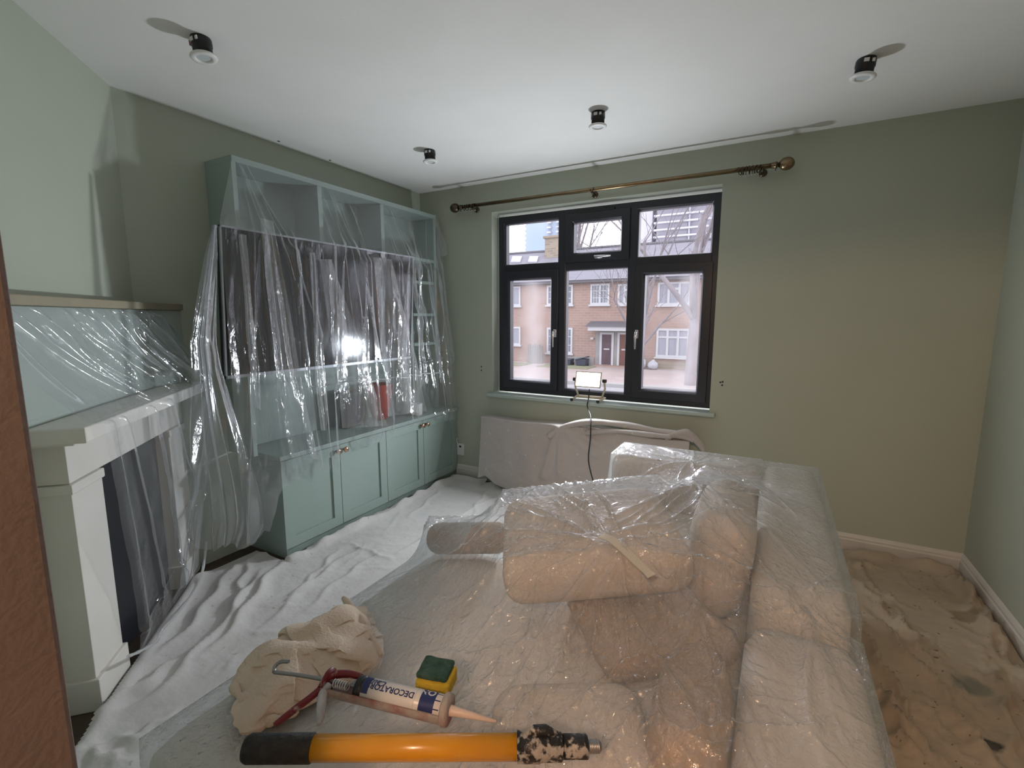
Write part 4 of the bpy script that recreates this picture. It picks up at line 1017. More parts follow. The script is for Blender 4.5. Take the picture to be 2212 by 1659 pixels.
FOLDS = [([(140,1592),(240,1540),(330,1475),(400,1420)],0.040,0.030),([(230,1570),(330,1510),(420,1425),(500,1330),(560,1240)],0.034,0.028),
 ([(440,1430),(520,1340),(570,1265),(610,1215)],0.036,0.026),([(330,1430),(400,1370),(460,1290),(500,1235)],0.030,0.026),
 ([(560,1370),(640,1290),(720,1225),(790,1180)],0.018,0.022),([(650,1330),(730,1260),(830,1190)],0.014,0.02),
 ([(640,1210),(740,1158),(840,1110),(930,1060),(985,1020)],0.024,0.026),([(690,1178),(760,1150),(840,1108)],0.020,0.014),
 ([(745,1175),(800,1195),(850,1215)],0.016,0.010),([(860,1200),(960,1135),(1060,1085),(1110,1062)],0.022,0.016),
 ([(990,1012),(1050,1042),(1130,1062),(1230,1072)],0.030,0.020),([(1020,1120),(1035,1085),(1075,1045)],0.018,0.012),
 ([(1060,1050),(1130,1075),(1200,1085)],0.020,0.014),([(200,1625),(300,1600),(380,1545)],0.030,0.03),([(160,1640),(280,1650)],0.025,0.03),
 ([(480,1250),(540,1215),(600,1190)],0.024,0.02),([(505,1330),(520,1260),(550,1205)],0.022,0.018),
 ([(620,1300),(690,1235),(730,1190)],0.016,0.016),([(880,1120),(930,1080),(960,1050)],0.014,0.015)]
for pxs, amp, w in FOLDS: z = z+fold(FX, FY, pxs, amp, w)
rng = np.random.default_rng(3)
for k in range(70):
    px, py = rng.uniform(420,1150), rng.uniform(1060,1560); L_ = rng.uniform(40,130); a = rng.uniform(-1.1,0.1)
    z = z+fold(FX, FY, [(px,py),(px+L_*math.cos(a)*0.5,py+L_*math.sin(a)*0.5+4),(px+L_*math.cos(a),py+L_*math.sin(a))], rng.uniform(0.003,0.009), rng.uniform(0.008,0.016), wob=0.005)
# rucked border against cupboards and skirting
edge_cab = np.where(FY > 1.6, FX-(-2.352), 9.0)
z = z+0.030*np.exp(-((edge_cab-0.02)/0.03)**2)*(0.6+0.4*np.sin(FY*21+2*np.sin(FY*7)))*(FY > 1.55)
z = z+0.022*np.exp(-((FY-np.where(FX > -2.02, 3.20, 3.245))/0.03)**2)*(0.6+0.4*np.sin(FX*19))
ndist = (FX+FY)*S2-DF
z = z+0.020*np.exp(-((ndist-0.045)/0.03)**2)*(FY < 1.4)
FOOT = [(-1.17,0.36),(0.24,0.28),(0.24,2.65),(-0.74,2.65),(-0.74,1.54),(-1.17,1.54)]
z = np.where(inpoly(FX, FY, FOOT), np.minimum(z, 0.016), z)
sofa_in = inpoly(FX, FY, [(-1.0,0.5),(0.1,0.5),(0.1,2.5),(-0.6,2.5),(-0.6,1.4),(-1.0,1.4)])
keep = ~sofa_in & ((FX > -2.362+0.012*np.sin(FY*13)) | (FY < 1.60)) & (FY < np.where(FX > -2.02, 3.225, 3.272)+0.01*np.sin(FX*17)) & (ndist > 0.018)
corner = (FX < -2.352+0.45*np.clip((1.72-FY),0,1)) & (FY > 1.25)
keep &= ~(inpoly(FX, FY, [tuple(onz(px,py,0)[:2]) for px,py in ((440,1226),(500,1196),(545,1186),(600,1180),(600,1120),(400,1120),(425,1190))]))
kf = keep[:-1,:-1] & keep[1:,1:] & keep[1:,:-1] & keep[:-1,1:]
s1 = onz(560,1290,0.02)
M['sheet'] = cloth_mat('pale_dust_sheet', (0.60,0.58,0.57), (0.68,0.665,0.655), (0.46,0.44,0.42), [])
mb = MB(); mb.grid(np.stack([FX, FY, z], -1), mask=kf)
tag(mb.build('dust_sheet', M['sheet']), 'pale canvas dust sheet rucked across the floor between cupboards and sofa', 'dust sheet')
gx4 = np.arange(-0.59, 0.982, 0.0125); gy4 = np.arange(0.20, 3.30, 0.0125)
FX, FY = np.meshgrid(gx4, gy4, indexing='ij')
z = 0.008+0.004*(fbm(FX, FY, 3.0, 7.7, 3)+1)
RF = [([(1850,1360),(1890,1430),(1950,1540),(2010,1659)],0.05,0.028),([(1880,1330),(1960,1420),(2030,1500),(2080,1570),(2140,1659)],0.030,0.020),([(1830,1250),(1880,1290),(1930,1350)],0.028,0.02),
 ([(1930,1330),(1990,1410),(2010,1450)],0.030,0.016),([(2050,1240),(2090,1300),(2130,1380),(2170,1450)],0.030,0.02),([(2100,1290),(2150,1380),(2200,1470)],0.028,0.018),([(1900,1500),(1940,1580),(1980,1659)],0.04,0.022),
 ([(1820,1230),(1870,1225),(1900,1232)],0.03,0.015),([(1840,1195),(1950,1215),(2050,1240)],0.02,0.02),([(2150,1450),(2180,1560),(2200,1659)],0.03,0.02),([(2060,1560),(2110,1610),(2150,1659)],0.025,0.018)]
for pxs, amp, w in RF: z = z+fold(FX, FY, pxs, amp*1.7, w*0.85, 0.75)
for k in range(60):
    px, py = rng.uniform(1800,2210), rng.uniform(1210,1650); L_ = rng.uniform(50,160); a = rng.uniform(0.5,1.3)
    z = z+fold(FX, FY, [(px,py),(px+L_*math.cos(a)*0.5,py+L_*math.sin(a)*0.5+4),(px+L_*math.cos(a),py+L_*math.sin(a))], rng.uniform(0.010,0.026), rng.uniform(0.006,0.013), 0.75, wob=0.006)
z = z+0.035*np.exp(-((FY-3.25)/0.035)**2)*(0.6+0.4*np.sin(FX*23+1))+0.04*np.exp(-((FX-0.93)/0.03)**2)*(0.55+0.45*np.sin(FY*17))
z = np.where(inpoly(FX, FY, FOOT), np.minimum(z, 0.016), z)
keep = ~inpoly(FX, FY, [(-1.0,0.5),(0.1,0.5),(0.1,2.5),(-0.6,2.5),(-0.6,1.4),(-1.0,1.4)]) & (FY < np.where(FX < -0.42, 3.225, 3.285)) & (FX < 0.962)
kf = keep[:-1,:-1] & keep[1:,1:] & keep[1:,:-1] & keep[:-1,1:]
sa, sb, sc_ = onz(2100,1480,0.02), onz(2140,1605,0.02), onz(2080,1330,0.02)
M['sheet2'] = cloth_mat('stained_brown_dust_sheet', (0.40,0.33,0.25), (0.47,0.40,0.31), (0.20,0.14,0.09),
   [(sa[0],sa[1],0.02,0.06,(0.22,0.23,0.19)),(sb[0],sb[1],0.02,0.028,(0.03,0.035,0.04)),(sc_[0],sc_[1],0.02,0.05,(0.27,0.21,0.14))], 4.0)
mb = MB(); mb.grid(np.stack([FX, FY, z], -1), mask=kf)
tag(mb.build('dust_sheet', M['sheet2']), 'stained brown dust sheet on the floor between sofa and side wall', 'dust sheet')

# ---------------------------------------------------------------- sheet over the radiator
M['sheet3'] = cloth_mat('taupe_dust_sheet', (0.47,0.435,0.415), (0.53,0.495,0.475), (0.66,0.64,0.62), [(*ony(1350,928,3.17),0.012,(0.6,0.55,0.05))], 3.0)
nu, nv = 170, 90
U = np.linspace(0,1,nu); V = np.linspace(0,1,nv)
RX0, RX1 = -2.035, -0.435
UU, VV = np.meshgrid(U, V, indexing='ij')
X_ = RX0+(RX1-RX0)*UU
ztop = 0.585-0.01*np.sin(UU*9)+0.0*UU
hem = 0.072+0.05*np.clip(1-np.abs(UU-0.04)/0.06,0,1)-0.045*np.exp(-((UU-0.26)/0.14)**2)+0.06*np.clip((UU-0.45)/0.2,0,1)
bt = 0.10
yb_ = np.where(VV < bt, 3.300-(3.300-3.180)*(VV/bt), 3.180-0.055*((VV-bt)/(1-bt))**1.5)
zz = np.where(VV < bt, ztop+0.004*np.sin(VV*30), ztop-(ztop-hem)*((VV-bt)/(1-bt)))
wr = np.zeros_like(UU)
rng = np.random.default_rng(12)
for (u0,v0,u1,v1,amp,w) in [(0.42,0.12,0.36,0.75,0.020,0.018),(0.43,0.12,0.44,0.7,0.022,0.014),(0.40,0.12,0.26,0.5,0.014,0.02),(0.46,0.14,0.62,0.30,0.018,0.02),(0.45,0.18,0.60,0.45,0.014,0.02),(0.10,0.1,0.16,0.6,0.008,0.03),(0.22,0.1,0.30,0.9,0.008,0.03),(0.7,0.1,0.78,0.5,0.008,0.02),(0.86,0.1,0.82,0.5,0.012,0.02)]:
    du, dv = u1-u0, v1-v0; L2 = du*du+dv*dv*0.12
    t = np.clip(((UU-u0)*du+(VV-v0)*dv*0.12)/L2,0,1); d = np.hypot(UU-u0-t*du,(VV-v0-t*dv)*0.35)
    wr += amp*np.exp(-(d/w)**2)
wr += 0.005*fbm(X_, zz, 6, 5.0, 4)+0.004*np.sin(X_*38+VV*5)*np.clip((0.25-VV)/0.2,0,1)
A = np.stack([X_+0.02*(VV-0.3)*(UU-0.5)*0, yb_-wr, zz], -1)
mb = MB(); mb.grid(A)
rs = tag(mb.build('dust_sheet', M['sheet3']), 'taupe dust sheet hung over the radiator beneath the window', 'dust sheet')
# the rolled fold lying along its top, running down past the sofa end
def roll(pts, r0, fl, name, parent):
    pts = smooth_path([tuple(p) for p in pts], 6); mb = MB()
    mb.tube(pts, [r0*(0.75+0.35*math.sin(i*0.7)*0.3+0.25) for i in range(len(pts))], 10)
    mb.v = [(x, y, z) for x, y, z in mb.v]
    o = mb.build(name, M['sheet3'], parent); return o
roll([ony(1185,943,3.165), ony(1222,921,3.17), ony(1275,912,3.18), ony(1340,917,3.19), ony(1410,930,3.2), ony(1465,939,3.2), ony(1500,950,3.2)], 0.024, 0.5, 'rolled_fold', rs)
roll([ony(1265,935,3.155), ony(1330,931,3.16), ony(1400,939,3.16), ony(1450,944,3.17)], 0.018, 0.5, 'rolled_fold', rs)
mb = MB()
tail = [ony(1440,944,3.18), ony(1480,934,3.19), ony(1500,945,3.19), ony(1520,968,3.2), ony(1525,985,3.2)]
A = np.array([[p+np.array([0,0.0,0.024]), p+np.array([0,-0.03,0.0]), p+np.array([-0.01,-0.005,-0.026])] for p in [np.array(v) for v in smooth_path([tuple(t_) for t_ in tail],5)]])
mb.grid(A); mb.build('tail_fold', M['sheet3'], rs)
# ---------------------------------------------------------------- polythene over the shelving and television
FILM_CAB = film('shelving_polythene', fres=1.0, haze=0.09, gloss=0.02, rough=0.12, edge=0.6, pw_=3.0, bmin=0.10, bscale=24, bstr=0.6, fine=110, stretch=(1,1,0.35))
def ridge(S, T, s0, s1, t0, t1, amp, w, grow=0.0):
    """long fold from (s0,t0) to (s1,t1); w in metres"""
    f = np.clip((T-t0)/(t1-t0+1e-9), 0, 1)
    c = s0+(s1-s0)*f
    on = np.clip((T-t0)/0.03,0,1)*np.clip((t1-T)/0.05,0,1)
    return amp*on*(1+grow*f)/(1+((S-c)/(w*(1+grow*f)))**4)
ns, nt_ = 380, 200
Yv = np.linspace(1.372, 3.262, ns); Tv = np.linspace(0, 1, nt_)
S, T = np.meshgrid(Yv, Tv, indexing='ij')
hem = np.interp(Yv, [1.37,1.50,1.60,1.72,1.80,1.93,1.97,2.03,2.12,2.2,2.32,2.42,2.6,2.8,3.0,3.12,3.26],
                    [0.20,0.24,0.45,0.47,0.50,0.445,0.50,0.575,0.60,0.55,0.53,0.575,0.592,0.588,0.57,0.53,0.50])
hem = hem+0.008*np.sin(Yv*61)+0.006*np.sin(Yv*133)
topz = 2.198-0.004*np.abs(np.sin(Yv*9))
Z = topz[:,None]+(hem-topz)[:,None]*T
ytop = np.clip(S, SY0+0.004, SY1+0.03)                      # the near edge runs back up to the shelving corner
xs_tv = np.interp(Z, [0.45,0.60,0.625,1.06,1.10,1.812,1.83,2.2], [-2.325,-2.330,-2.334,-2.342,-2.345,-2.322,-2.326,-2.474])
xs_no = np.interp(Z, [0.45,0.60,0.625,2.2], [-2.330,-2.336,-2.345,-2.474])
wgt = np.clip((S-2.78)/0.16, 0, 1); wgt = wgt*wgt*(3-2*wgt)
X_ = xs_tv*(1-wgt)+xs_no*wgt
ktop = np.clip((Z-1.83)/(2.198-1.83), 0, 1)
Ypos = S+(ytop-S)*ktop                                       # tent between television corner and shelving corner
rng = np.random.default_rng(21)
D = np.zeros_like(S)
for k in range(24):
    s0 = rng.uniform(1.55, 3.2); t0 = rng.uniform(0.0, 0.25); t1 = rng.uniform(0.55, 1.05)
    D += ridge(S, T, s0, s0+rng.normal(-0.02,0.09), t0, t1, rng.uniform(0.008,0.030), rng.uniform(0.006,0.018), rng.uniform(0,1.0))
for (sa_, sb_) in ((1.56,1.47),(1.56,1.62),(1.57,1.72),(1.60,1.80),(1.58,1.90),(2.08,2.35),(2.10,2.48),(2.09,2.26),(2.12,2.02),(2.05,2.2),(2.63,2.86),(2.66,2.95),(2.60,2.75),(3.2,3.10),(3.2,3.24)):
    D += ridge(S, T, sa_, sb_, 0.0, rng.uniform(0.5,1.0), rng.uniform(0.014,0.030), rng.uniform(0.005,0.010), 0.8)
for (sa_, sb_, w_) in ((1.72,1.80,0.030),(1.86,1.90,0.02),(2.26,2.26,0.05),(2.37,2.40,0.03),(2.55,2.60,0.045),(2.98,3.05,0.03),(3.12,3.20,0.03)):   # broad loose columns
    D += ridge(S, T, sa_, sb_, 0.25, 1.03, 0.034, w_, 0.6)
D += 0.012*np.exp(-((Z-(0.985+0.06*(S-2.0)))/0.006)**2)*(S > 1.95)          # machine crease across the film
D += 0.006*np.sin(S*36+3*np.sin(T*5+S*4))*np.clip(T*2,0,1)
D += 0.002*(fbm(S*1.0, T*1.7, 9.0, 9.0, 2))
D *= np.clip(T/0.04, 0, 1)*np.interp(Z, [0.4,1.78,1.86,2.2], [1,1,0.45,0.35])
X_ = X_+np.clip(D, -0.002, 0.06)
CABX, CABZ = X_.copy(), Z.copy()
A = np.stack([X_, Ypos, Z], -1)
mb = MB(); mb.grid(A)
# the gathered length that falls from the television corner to the floor
nu, nv = 120, 110
U, V = np.meshgrid(np.linspace(-1,1,nu), np.linspace(0,1,nv), indexing='ij')
cpx = [(464,486),(456,560),(447,650),(440,740),(450,840),(462,940),(476,1040),(484,1120),(480,1180)]
cen = np.array([onx(px, py, x) for (px, py), x in zip(cpx, (-2.322,-2.322,-2.325,-2.33,-2.33,-2.33,-2.33,-2.33,-2.335))])
tt = np.linspace(0,1,len(cpx)); Cx = np.stack([np.interp(V, tt, cen[:,i]) for i in range(3)], -1)
wid = np.interp(V, [0,0.1,0.3,0.45,0.6,0.8,0.93,1], [0.006,0.022,0.040,0.055,0.10,0.155,0.165,0.13])
skew = np.interp(V, [0,0.4,0.7,1], [0,0.0,0.01,0.02])
ph = U*13+1.5*np.sin(U*5)+0.6*np.sin(V*6)
pl_ = np.interp(V, [0,0.2,0.6,1], [0.004,0.016,0.026,0.022])*np.sin(ph)+0.006*np.sin(ph*2.3+V*9)
side = np.array([0.80,0.60,0]); outd = np.array([0.60,-0.80,0])
A = Cx+side*(wid*U+skew)[...,None]+outd*(pl_+0.03*(1-U**2)*np.clip(V*1.5,0,1))[...,None]
A[...,2] += 0.03*np.sin(U*4+1)*np.clip(V-0.85,0,1)*4+0.02*np.abs(U)**3*np.clip(V-0.7,0,1)*3
A[...,2] = np.maximum(A[...,2], 0.03)
mb2 = MB(); mb2.grid(A)
ps = empty('polythene_sheet', (0,0,0), 'clear polythene curtain hanging from the shelving over the television', 'plastic sheet')
mb.build('hanging_film', FILM_CAB, ps); mb2.build('gathered_drop', FILM_CAB, ps)
FILM_HEM = film('polythene_hem', haze=0.55, gloss=0.05, rough=0.12, edge=0.3, bscale=60, bstr=0.6)
h0, h1 = onx(650,838,-2.325), onx(952,803,-2.36)
pts = []
for k in range(60):
    f = k/59; y = h0[1]+(h1[1]-h0[1])*f; z = h0[2]+(h1[2]-h0[2])*f+0.004*math.sin(k*0.8)
    i = int(np.argmin(np.abs(Yv-y))); j = int(np.argmin(np.abs(CABZ[i]-z)))
    pts.append((float(CABX[max(i-2,0):i+3, j].mean())+0.006, y, z))
hm = MB(); hm.tube(pts, [0.0035+0.002*abs(math.sin(k*1.7)) for k in range(60)], 6); hm.build('welded_seam', FILM_HEM, ps)
# doubled-over lengths of film hanging in front
FILM_DBL = film('doubled_polythene', fres=1.0, haze=0.16, gloss=0.04, rough=0.12, edge=0.5, bscale=30, bstr=1.0, fine=160, bmin=0.35, stretch=(1,1,0.4), patch_scale=7)
def fold_panel(tl, tr, bl, br, off, seed):
    n, m = 40, 110; B_ = np.zeros((n, m, 3)); rr = np.random.default_rng(seed); ph = rr.uniform(0, 6, 4)
    for i in range(n):
        for j in range(m):
            a, b = i/(n-1), j/(m-1)
            px = (tl[0]*(1-b)+bl[0]*b)*(1-a)+(tr[0]*(1-b)+br[0]*b)*a+3.0*math.sin(b*9+ph[0]+a*2)*b
            py = (tl[1]*(1-b)+bl[1]*b)*(1-a)+(tr[1]*(1-b)+br[1]*b)*a
            q = onx(px, py, -2.335)
            k = int(np.clip(np.argmin(np.abs(Yv-q[1])), 3, len(Yv)-4)); jz = int(np.argmin(np.abs(CABZ[k]-q[2])))
            x = float(CABX[k-3:k+4, jz].mean())+off+0.008*math.sin(a*9+3*math.sin(b*4+ph[1])+ph[2])+0.010*math.sin(math.pi*a)
            B_[i,j] = onx(px, py, x)
    f_ = MB(); f_.grid(B_); f_.build('doubled_fold', FILM_DBL, ps)
fold_panel((562,470),(590,478),(612,985),(684,992), 0.020, 1)
fold_panel((690,560),(716,560),(742,925),(838,920), 0.020, 2)
fold_panel((806,555),(846,560),(838,900),(925,888), 0.018, 3)
fold_panel((515,505),(532,508),(548,880),(566,885), 0.016, 4)
fold_panel((668,545),(680,546),(690,930),(706,930), 0.016, 5)
# loose flap at the window end
p0, p1, p2 = onx(940,468,-2.47), onx(945,560,-2.46), onx(968,545,-2.42)
fl = MB(); A = np.zeros((8,8,3))
for i in range(8):
    for j in range(8):
        a, b = i/7, j/7
        A[i,j] = p0*(1-a)+(p1*(1-b)+p2*b)*a+np.array([0.012*math.sin(b*5+a*4),0,0.01*math.sin(b*7)])*a
fl.grid(A); fl.build('loose_flap', FILM_CAB, ps)

# ---------------------------------------------------------------- polythene over the mantel
FILM_MAN = film('mantel_polythene', fres=1.0, pw_=5.0, haze=0.045, gloss=0.02, rough=0.12, edge=0.6, bscale=24, bstr=0.55, fine=110)
ns, nt_ = 200, 190
Sv, Tv = np.meshgrid(np.linspace(0,1,ns), np.linspace(0,1,nt_), indexing='ij')
tk = [0,0.05,0.38,0.41,0.44,0.60,0.80,1.0]
dd = np.interp(Tv, tk, [-0.994,-0.990,-0.868,-0.858,-0.855,-0.885,-0.93,-0.955])
zz = np.interp(Tv, tk, [1.412,1.375,1.058,1.047,1.03,0.70,0.34,0.035])
uL = np.interp(Tv, [0,0.4,0.44,0.6,0.8,1.0], [-1.60,-1.775,-1.80,-1.90,-2.03,-2.09])
uR = np.interp(Tv, [0,0.2,0.4,0.6,1.0], [-2.74,-2.86,-2.955,-2.93,-2.86])
uu = uL+(uR-uL)*Sv
Dm = np.zeros_like(Sv); rng = np.random.default_rng(5)
for k in range(30):
    s0 = rng.uniform(0,0.95); ds = rng.uniform(0.0,0.30)
    Dm += ridge(Sv, Tv, s0, s0+ds, 0.0, rng.uniform(0.3,0.42), rng.uniform(0.006,0.020), rng.uniform(0.006,0.014), 0.4)
for (s0,s1,t0,t1,a,w) in ((0.03,0.05,0.40,1.0,0.020,0.03),(0.30,0.52,0.42,0.98,0.026,0.016),(0.42,0.62,0.42,0.72,0.03,0.04),(0.97,0.45,0.45,0.98,0.02,0.02),(0.9,0.55,0.44,0.75,0.03,0.05),(0.12,0.30,0.42,0.95,0.016,0.012),(0.98,0.7,0.44,1.0,0.024,0.02)):
    Dm += ridge(Sv, Tv, s0, s1, t0, t1, a, w, 0.5)
bag = -0.05*np.sin(np.clip(Tv/0.40,0,1)*math.pi)*np.clip(1.2-Sv*0.6,0,1)          # sags between ledge and mantelshelf
Dm += 0.010*np.exp(-((Tv-(0.93-0.28*Sv**2))/0.006)**2)                              # roped lower hem
Dm += 0.0015*np.sin(Sv*40+4*np.sin(Tv*9))+0.002*fbm(Sv*1.3, Tv*1.5, 9, 2.0, 2)
dd2 = np.maximum(dd+bag*0.35+np.clip(Dm,0,0.05), -1.0)
zz2 = zz+bag*0.5*(Tv < 0.4)
keepd = np.where((zz2 < 1.045) & (dd2 < -0.868) & (zz2 > 0.985), -0.862, dd2)
A = np.stack([(keepd+uu)*S2, (keepd-uu)*S2, zz2], -1)
A[...,0] = np.maximum(A[...,0], XL+0.012)
mb = MB(); mb.grid(A)
pm = empty('polythene_sheet', (0,0,0), 'clear polythene hung from the chimney ledge over the mantelpiece and hearth', 'plastic sheet')
mb.build('hanging_film', FILM_MAN, pm)
hp = smooth_path([tuple(ondiag(px, py, -0.915)) for px, py in ((276,1418),(302,1407),(338,1385),(350,1360),(385,1322),(418,1278),(438,1232),(446,1170))], 6)
hm = MB(); hm.tube(hp, [0.0045+0.0025*abs(math.sin(k*0.9)) for k in range(len(hp))], 7); hm.build('roped_hem', FILM_HEM, pm)

# ---------------------------------------------------------------- crumpled rag on the chaise (slack cloth buckled inside its outline)
RZ = 0.50
def make_rag(rpx, NG=96, slack=1.36, seed=3, iters=300, dome=0.10):
    bd = np.array([onz(px, py, RZ+0.012+0.085*min(max((1430-py)/110.0,0),1)*min(max((790-px)/90.0,0),1))[:2] for px, py in rpx]); ctr = np.array(onz(655,1415,RZ+0.02))[:2]
    d = bd-ctr; ang = np.arctan2(d[:,1], d[:,0]); od = np.argsort(ang); ang = ang[od]; rad = np.hypot(d[:,0], d[:,1])[od]
    a = np.linspace(-1, 1, NG); U_, V_ = np.meshgrid(a, a, indexing='ij')
    dx = U_*np.sqrt(1-V_**2/2); dy = V_*np.sqrt(1-U_**2/2)                      # square to disc
    r = np.hypot(dx, dy); th = np.arctan2(dy, dx)
    R = np.interp(th, np.concatenate([ang-2*math.pi, ang, ang+2*math.pi]), np.tile(rad, 3))
    P = np.zeros((NG, NG, 3)); P[...,0] = ctr[0]+r*R*np.cos(th); P[...,1] = ctr[1]+r*R*np.sin(th)
    base = P.copy()
    rn = np.random.default_rng(seed)
    env = np.clip(1-r**2.2, 0, 1)
    P[...,2] = RZ+0.006+dome*env**0.8+env*(0.02*fbm(P[...,0], P[...,1], 9, 1.5, 3)+0.030*fbm(P[...,0]+3, P[...,1], 22, 4.5, 3))
    fixed = r > 0.985
    bump_ = fbm(base[...,0], base[...,1], 7, 2.5, 2)
    gnd = RZ+0.005+env**0.75*(dome*0.62+0.030*bump_)
    prs = []
    for di, dj, k in ((1,0,1.0),(0,1,1.0),(1,1,0.6),(1,-1,0.6),(2,0,0.14),(0,2,0.14)):
        if dj >= 0: A_ = (slice(0,NG-di), slice(0,NG-dj)); B_ = (slice(di,NG), slice(dj,NG))
        else: A_ = (slice(0,NG-di), slice(-dj,NG)); B_ = (slice(di,NG), slice(0,NG+dj))
        L0 = np.linalg.norm(base[B_]-base[A_], axis=-1)*slack
        prs.append((A_, B_, L0, k))
    vel = np.zeros_like(P)
    for it in range(iters):
        Q = P+vel*0.9; Q[...,2] -= 0.0006
        for rep in range(2):
            acc = np.zeros_like(Q); w = np.zeros(Q.shape[:2])
            for A_, B_, L0, k in prs:
                dl = Q[B_]-Q[A_]; ln = np.linalg.norm(dl, axis=-1)+1e-9
                c = (0.5*k*(ln-L0)/ln)[...,None]*dl
                acc[A_] += c; acc[B_] -= c; w[A_] += k; w[B_] += k
            Q = Q+1.1*acc/np.maximum(w, 1e-6)[...,None]
            Q[...,2] = np.maximum(Q[...,2], gnd)
            Q[fixed] = P[fixed]
        vel = np.clip((Q-P), -0.003, 0.003); P = Q
    for it in range(2):
        P[1:-1,1:-1] = 0.6*P[1:-1,1:-1]+0.1*(P[:-2,1:-1]+P[2:,1:-1]+P[1:-1,:-2]+P[1:-1,2:])
    return P
rpx = [(828,1398),(812,1350),(785,1305),(735,1285),(672,1279),(625,1294),(598,1322),(570,1372),(530,1420),(503,1462),(496,1488),(515,1508),(508,1545),(520,1578),(548,1588),(580,1562),(640,1532),(700,1500),(770,1462),(818,1442)]
RP = make_rag(rpx)
M['rag'] = mat('cream_towelling', (0.66,0.54,0.44), 0.95, col2=(0.60,0.48,0.38), nscale=10, bump=0.3, bscale=160)
mb = MB(); mb.grid(RP)
rag = tag(mb.build('rag', M['rag'], sub=1), 'crumpled cream cotton rag heaped on the corner of the chaise', 'rag')
def ragroll(pxs, r, h):
    pts = smooth_path([tuple(onz(px, py, RZ+h)) for px, py in pxs], 6)
    mb = MB(); mb.tube(pts, [r*(0.8+0.3*math.sin(i*0.9))*(0.55+0.45*math.sin(math.pi*min(max(i/(len(pts)-1),0.05),0.95))) for i in range(len(pts))], 9); mb.build('rolled_edge', M['rag'], rag)
ragroll([(742,1292),(772,1325),(800,1370),(824,1418)], 0.014, 0.028)
ragroll([(503,1480),(520,1506),(550,1518),(605,1508)], 0.016, 0.020)
ragroll([(518,1580),(560,1562),(610,1550),(645,1534)], 0.012, 0.012)

# ---------------------------------------------------------------- caulking gun and cartridge
GZ_ = max(film_z(*onz(x,y,0.5)[:2]) for x, y in ((760,1490),(860,1510),(940,1535),(800,1500)))+0.004
AX = GZ_+0.030
g0 = np.array(onz(775,1487,AX)); g1 = np.array(onz(958,1531,AX))
gx_ = Vector(g1-g0); gx_.z = 0; glen = gx_.length; gx_.normalize(); gz_ = Vector((0,0,1)); gy_ = gz_.cross(gx_)
GM = Matrix.Translation(Vector(g0)) @ Matrix(((gx_.x,gy_.x,gz_.x,0),(gx_.y,gy_.y,gz_.y,0),(gx_.z,gy_.z,gz_.z,0),(0,0,0,1)))
GI = GM.inverted()
def gp(px, py, h=0.0): return GI @ Vector(onz(px, py, AX+h))
M['gunred'] = mat('red_gun_paint', (0.17,0.012,0.020), 0.4, col2=(0.40,0.34,0.33), nscale=30, nmin=0.60, nmax=0.66)
M['gungrey'] = mat('paint_smeared_metal', (0.36,0.32,0.30), 0.6, col2=(0.30,0.13,0.12), nscale=26, nmin=0.45, nmax=0.7, bump=0.4, bscale=90)
M['guntrig'] = mat('white_paint_crust', (0.55,0.55,0.57), 0.7, col2=(0.42,0.42,0.44), nscale=30, bump=0.5, bscale=80)
M['steel'] = mat('steel_rod', (0.30,0.30,0.31), 0.4, 0.8)
M['navy'] = mat('navy_print', (0.015,0.025,0.12), 0.4)
M['tubew'] = mat('white_cartridge', (0.66,0.63,0.62), 0.3)
M['ivory'] = mat('ivory_nozzle', (0.66,0.52,0.45), 0.4)
M['greyprint'] = mat('grey_print', (0.30,0.27,0.28), 0.6)
CR, CL = 0.0245, glen
gun = empty('caulking_gun', (0,0,0), 'red paint-smeared caulking gun lying on the sofa polythene', 'caulking gun'); gun.matrix_world = GM
RX = Matrix.Rotation(math.radians(90), 4, 'Y')
mb = MB()
tA = np.radians(np.linspace(165, 318, 16))
A = np.array([[(x, R_*math.cos(t), R_*math.sin(t)) for t in tA] for x in np.linspace(-0.075, CL+0.004, 14) for R_ in (CR+0.0035,)])
B = np.array([[(x, R_*math.cos(t), R_*math.sin(t)) for t in tA] for x in np.linspace(-0.075, CL+0.004, 14) for R_ in (CR+0.0010,)])
mb.grid(A); mb.grid(B); mb.build('cradle', M['gungrey'], gun)
mb = MB(); mb.lathe([(0.011,CL+0.003),(CR+0.004,CL+0.001),(CR+0.006,CL+0.004),(CR+0.005,CL+0.013),(CR-0.004,CL+0.016),(0.011,CL+0.0155)], RX, 28); mb.build('front_ring', M['gungrey'], gun)
mb = MB(); mb.lathe([(0.006,-0.076),(CR+0.002,-0.076),(CR+0.002,-0.072),(0.006,-0.072)], RX, 24); mb.build('rear_plate', M['gunred'], gun)
def gtube(name, pxs, rs, m, hh=0.0, n=10, flat_=1.0):
    pts = smooth_path([gp(px, py, h) for px, py, h in [(q[0], q[1], (q[2] if len(q) > 2 else hh)) for q in pxs]], 5)
    rr = list(np.interp(np.linspace(0,1,len(pts)), np.linspace(0,1,len(rs)), rs))
    mb = MB(); mb.tube(pts, rr, n); return mb.build(name, M[m], gun)
gtube('handle_frame', [(782,1462,0.008),(752,1456,0.008),(722,1458,0.006),(703,1470,0.004),(692,1488,0.0)], [0.006,0.008,0.009,0.008,0.007], 'gunred')
gtube('grip', [(700,1482,0.0),(672,1506,-0.008),(640,1530,-0.014),(612,1552,-0.018),(593,1566,-0.019)], [0.007,0.0072,0.0072,0.0068,0.005], 'gunred')
gtube('trigger', [(712,1478,0.004),(698,1500,-0.004),(694,1525,-0.010),(692,1548,-0.015),(689,1566,-0.018)], [0.007,0.010,0.0095,0.008,0.004], 'guntrig')
gtube('push_rod', [(790,1490,0.0),(720,1472,0.0),(650,1459,0.004),(592,1452,0.012)], [0.0042]*2, 'steel')
